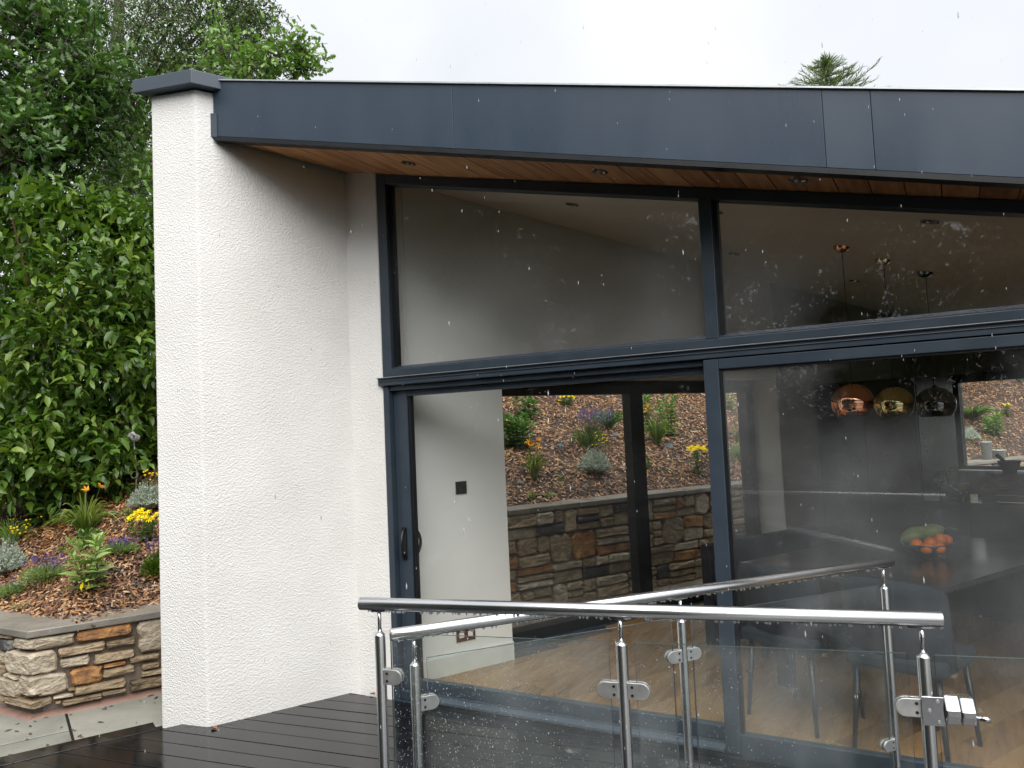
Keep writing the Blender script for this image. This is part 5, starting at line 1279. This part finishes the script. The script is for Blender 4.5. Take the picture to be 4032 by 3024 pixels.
shrub_at('tall dogwood shrub in the middle of the hedge', (330, 1880), [(280, 980, 7.6, 0.62, 0.5), (420, 1150, 7.4, 0.6, 0.5), (260, 1280, 7.2, 0.6, 0.5), (360, 1480, 7.2, 0.6, 0.45), (230, 1650, 7.1, 0.5, 0.4), (250, 820, 7.8, 0.35, 0.2), (430, 880, 7.9, 0.4, 0.22), (260, 1830, 6.95, 0.42, 0.28), (420, 1780, 7.0, 0.4, 0.3)], 7200)
shrub_at('dogwood shrub pressed close behind the white wall', (560, 1850), [(560, 1060, 7.8, 0.55, 0.45), (600, 1280, 7.6, 0.5, 0.5), (520, 1400, 7.3, 0.5, 0.45), (580, 1600, 7.5, 0.5, 0.4), (520, 920, 8.0, 0.4, 0.25), (660, 1000, 8.2, 0.5, 0.4), (600, 1760, 7.6, 0.35, 0.2)], 5200)
# dark shrubs along the crest, seen through the house
for k, (uu, dd, lab) in enumerate(((-0.5, 3.6, 'dark evergreen shrub on the crest behind the white inner wall'), (1.6, 3.7, 'dark evergreen shrub on the crest above the lavender'), (3.6, 3.6, 'dark evergreen shrub on the crest right of the side glazing'), (6.2, 3.5, 'dark evergreen shrub on the crest behind the tall cabinet'),
                               (9.2, 3.6, 'dark evergreen shrub at the left of the kitchen window view'), (11.8, 3.4, 'dark evergreen shrub in the middle of the kitchen window view'), (14.5, 3.2, 'light evergreen shrub at the right of the kitchen window view'))):
    b0 = un(uu, nw(uu) + dd); b0[2] = float(bank_z(b0[0], b0[1]))
    cs = [b0 + np.array([rng.normal() * .4, rng.normal() * .4, 0.35 + 0.5 * i * 0.6]) for i in range(5)]
    make_shrub('evergreen_shrub', lab, 'shrub', b0, cs, [(0.75, 0.75, 0.5)] * 5, 1900, 0.10, 0.5, M['leaf_oak'] if k < 6 else M['leaf_glossy'], M['trunk'], group='evergreen shrubs on the crest')

for (px, dep, h, lab) in ((-150, 10.5, 2.3, 'dark holly behind the hedge at the left edge'), (150, 10.8, 2.4, 'dark holly behind the broad dogwood'), (400, 11.0, 2.4, 'dark holly behind the tall dogwood'), (640, 11.4, 2.3, 'dark holly behind the wing wall')):
    b0 = at(px, 1600, dep); b0[2] = float(bank_z(b0[0], b0[1]))
    cs = [b0 + np.array([rng.normal() * .45, rng.normal() * .45, 0.4 + (h - 0.9) * i / 9]) for i in range(10)]
    make_shrub('holly_shrub', lab, 'shrub', b0, cs, [(0.95, 0.95, 0.5)] * 10, 5000, 0.12, 0.55, M['leaf_oak'], M['trunk'], group='hollies behind the hedge')
# oak on the left
base = at(-250, 1700, 9.5); base[2] = float(bank_z(base[0], base[1]))
make_tree('oak_tree', 'dark lobed-leaf oak at the upper left above the hedge', base, at(-100, -500, 9.5), 0.22,
    [at(60, 430, 8.6), at(220, 330, 8.8), at(350, 260, 9.0), at(120, 150, 9.0), at(-80, 300, 8.8), at(300, 480, 9.0), at(150, 560, 8.4), at(380, 420, 9.3), at(40, 620, 8.2), at(250, 620, 8.8), at(-100, 550, 8.5), at(0, 0, 9.2), at(200, 60, 9.3)],
    [0.5, 0.5, 0.45, 0.55, 0.6, 0.45, 0.42, 0.4, 0.45, 0.42, 0.6, 0.6, 0.5], 5600, 0.135, 0.62, M['leaf_oak'], T_OAK, -0.1, twig_len=0.32, per=9, group='oaks')
# oak branch tips right of the wall, behind the roof
base = at(1050, 1500, 10.5); base[2] = float(bank_z(base[0], base[1]))
make_tree('oak_tree', 'young oak whose lighter branch tips show over the roof corner', base, at(1000, 250, 10.5), 0.13,
    [at(960, 250, 10.0), at(1040, 270, 10.2), at(1110, 230, 10.0), at(1170, 180, 9.9), at(1185, 270, 10.0), at(880, 300, 10.3), at(900, 180, 10.4), at(1020, 330, 10.0), at(560, 620, 9.8), at(600, 720, 9.6)],
    [0.28, 0.26, 0.20, 0.13, 0.10, 0.34, 0.3, 0.26, 0.18, 0.2], 1500, 0.105, 0.72, M['leaf_light'], T_OAK, -0.1, twig_len=0.28, per=8, group='oaks')
# weeping birches behind
base = at(420, 1500, 14.0); base[2] = 3.2
make_tree('birch_tree', 'tall weeping birch with fine hanging foliage behind the wing wall', base, at(560, -700, 14.0), 0.2,
    [at(x, y, d) for x, y, d in ((560, 120, 13.2), (680, 60, 13.4), (800, 120, 13.2), (900, 80, 13.6), (760, 260, 13.0), (640, 250, 13.0), (540, 330, 13.2), (470, 180, 13.5), (960, 180, 13.4), (860, 230, 13.2), (620, -40, 13.6), (780, -60, 13.6), (930, -40, 13.6), (480, 480, 13.0), (560, 560, 12.8), (520, 680, 12.6), (600, 800, 12.8), (440, 620, 13.2), (1000, 40, 13.6))],
    [0.62, 0.62, 0.6, 0.55, 0.5, 0.5, 0.5, 0.55, 0.42, 0.48, 0.6, 0.6, 0.5, 0.5, 0.5, 0.5, 0.45, 0.5, 0.35], 33000, 0.064, 0.62, M['leaf_birch'], T_DIAM, -0.7, twig_len=0.55, per=16, group='birches', hang=0.9)
base = at(100, 1500, 15.0); base[2] = 3.2
make_tree('birch_tree', 'weeping birch behind the oak at the left', base, at(150, -600, 15.0), 0.2,
    [at(x, y, d) for x, y, d in ((60, 700, 14.5), (200, 780, 14.2), (330, 720, 14.4), (280, 560, 14.6), (420, 740, 14.2), (150, 480, 14.6), (330, 80, 14.6), (420, -20, 14.6), (250, -40, 14.6), (40, 40, 14.8), (-80, 650, 14.5), (450, 330, 14.4))],
    [0.6, 0.55, 0.5, 0.5, 0.5, 0.5, 0.6, 0.6, 0.6, 0.6, 0.6, 0.4], 13000, 0.064, 0.62, M['leaf_birch'], T_DIAM, -0.7, twig_len=0.55, per=16, group='birches', hang=0.9)

# cypress whose top shows over the roof
def cypress():
    top = at(3245, 235, 18.0); base = np.array([top[0], top[1], 2.4])
    t = thing('cypress_tree', 'feathery cypress top showing above the flat roof edge', 'tree', base)
    b = MB(); b.tube([base - up * .2, (base + top) / 2, top], [0.16, 0.09, 0.012], 8, False)
    P = []; D = []; H = top[2] - base[2]
    for i in range(230):
        f = rng.random() ** 0.75 if i > 140 else rng.uniform(0.0, 0.17)        # distance below the top, share of the height
        z = top[2] - f * H; R = 0.16 + 2.0 * min(1, f * 4.4) ** 0.9; a = rng.uniform(0, 6.28); L = R * rng.uniform(0.65, 1.12)
        p0 = np.array([base[0], base[1], z - L * 0.15]); tip = np.array([base[0] + L * math.cos(a), base[1] + L * math.sin(a), z + L * rng.uniform(-0.15, 0.22)]); mid = (p0 + tip) / 2 - [0, 0, 0.05 * L]
        b.tube([p0, mid, tip], [0.014, 0.009, 0.003], 3, False)
        d = unit(tip - mid)
        m = int(20 + 34 * L)
        for j in range(m):
            s = j / m; q = p0 + (mid - p0) * s * 2 if s < .5 else mid + (tip - mid) * (s - .5) * 2
            if s < 0.12: continue
            sd = 1 if j % 2 else -1; side = unit(np.cross(d, [0, 0, 1.0])) * sd
            P.append(q); D.append(d * 0.9 + side * (0.8 * (1.1 - s)) + np.array([0, 0, 0.25]) + rng.normal(size=3) * 0.25)
    for i in range(700):      # dense green heart
        f = rng.uniform(0.01, 0.2); z = top[2] - f * H; r = 0.04 + 1.3 * f; a = rng.uniform(0, 6.28); s = math.sqrt(rng.random())
        P.append(np.array([base[0] + r * s * math.cos(a), base[1] + r * s * math.sin(a), z])); D.append(np.array([math.cos(a) * .5, math.sin(a) * .5, 1]))
    b.build('trunk', M['trunk'], t)
    Ls = 0.15 * rng.uniform(0.5, 1.2, len(P)); leaf_obj('crown', t, M['leaf_conifer'], P, D, Ls, Ls * 0.10, T_NARROW)
cypress()

# trees and hedge on the garden side, seen as reflections in the glass
rear_spec = ((-16.2, -12.0, 9.4, 'garden tree reflected at the far left of the high window'), (-13.0, -14.0, 9.8, 'tall garden tree reflected next to the left window jamb'), (-10.2, -13.4, 9.8, 'dense garden tree reflected left of the middle of the left high pane'), (-7.4, -14.4, 9.8, 'dense garden tree reflected in the middle of the left high pane'),
             (-4.6, -13.6, 8.8, 'garden tree reflected behind the upright mullion'), (-1.8, -14.2, 8.4, 'garden tree with sky gaps reflected in the right high pane'), (1.4, -13.4, 8.0, 'garden tree reflected at the right end of the high window'))
for x, y, h, lab in rear_spec:
    cs = [np.array([x + rng.normal() * 1.2, y + rng.normal() * 1.0, h * f]) for f in np.linspace(0.12, 0.93, 26)]
    make_tree('garden_tree', lab, (x, y, -0.08), (x + .2, y, h), 0.2, cs, list(np.linspace(1.6, 0.9, 26)), 46000 if h > 9 else 28000, 0.15, 0.66, M['leaf_rear'], T_DIAM, -0.3, twig_len=0.6, per=20, group='garden trees')
for k, x in enumerate((-14.0, -11.5, -9.0, -6.5, -4.0, -1.5, 1.0, 3.5)):
    b0 = np.array([x, -11.2, -0.08]); cs = [b0 + np.array([rng.normal() * .6, rng.normal() * .3, 0.5 + 0.42 * i]) for i in range(4)]
    make_shrub('laurel_shrub', 'laurel in the garden hedge behind the viewer', 'shrub', b0, cs, [(1.1, 0.7, 0.6)] * 4, 4000, 0.11, 0.5, M['leaf_rear'], M['trunk'], group='laurel hedge')

# ================================================================== RAIN
def rain():
    k = 900; z = rng.uniform(0.6, 4.2, k); P = np.stack([rng.uniform(-4.2, 1.6, k), rng.uniform(-3.1, -0.1, k), z], 1)
    P = P[np.linalg.norm(P - CAM, axis=1) > 1.0]; k = len(P)
    q = rng.uniform(0.0006, 0.0015, k); T = []; 
    for zz, rr in ((-4.4, 0.01), (-2.4, .8), (0.2, 1.0), (2.4, .6), (5.0, .01)):
        for a in range(5): T.append((rr * math.cos(a * 1.2566), rr * math.sin(a * 1.2566), zz))
    T = np.array(T); V = P[:, None] + q[:, None, None] * T[None]
    F = np.array([(i * 5 + a, i * 5 + (a + 1) % 5, (i + 1) * 5 + (a + 1) % 5, (i + 1) * 5 + a) for i in range(4) for a in range(5)])
    o = link('rain', fastmesh('rain', V.reshape(-1, 3), [(F[None] + (np.arange(k) * 25)[:, None, None]).reshape(-1, 4)], smooth_=True), M['water'])
    tag(o, 'falling raindrops in front of the house', 'rain', kind='stuff')
rain()
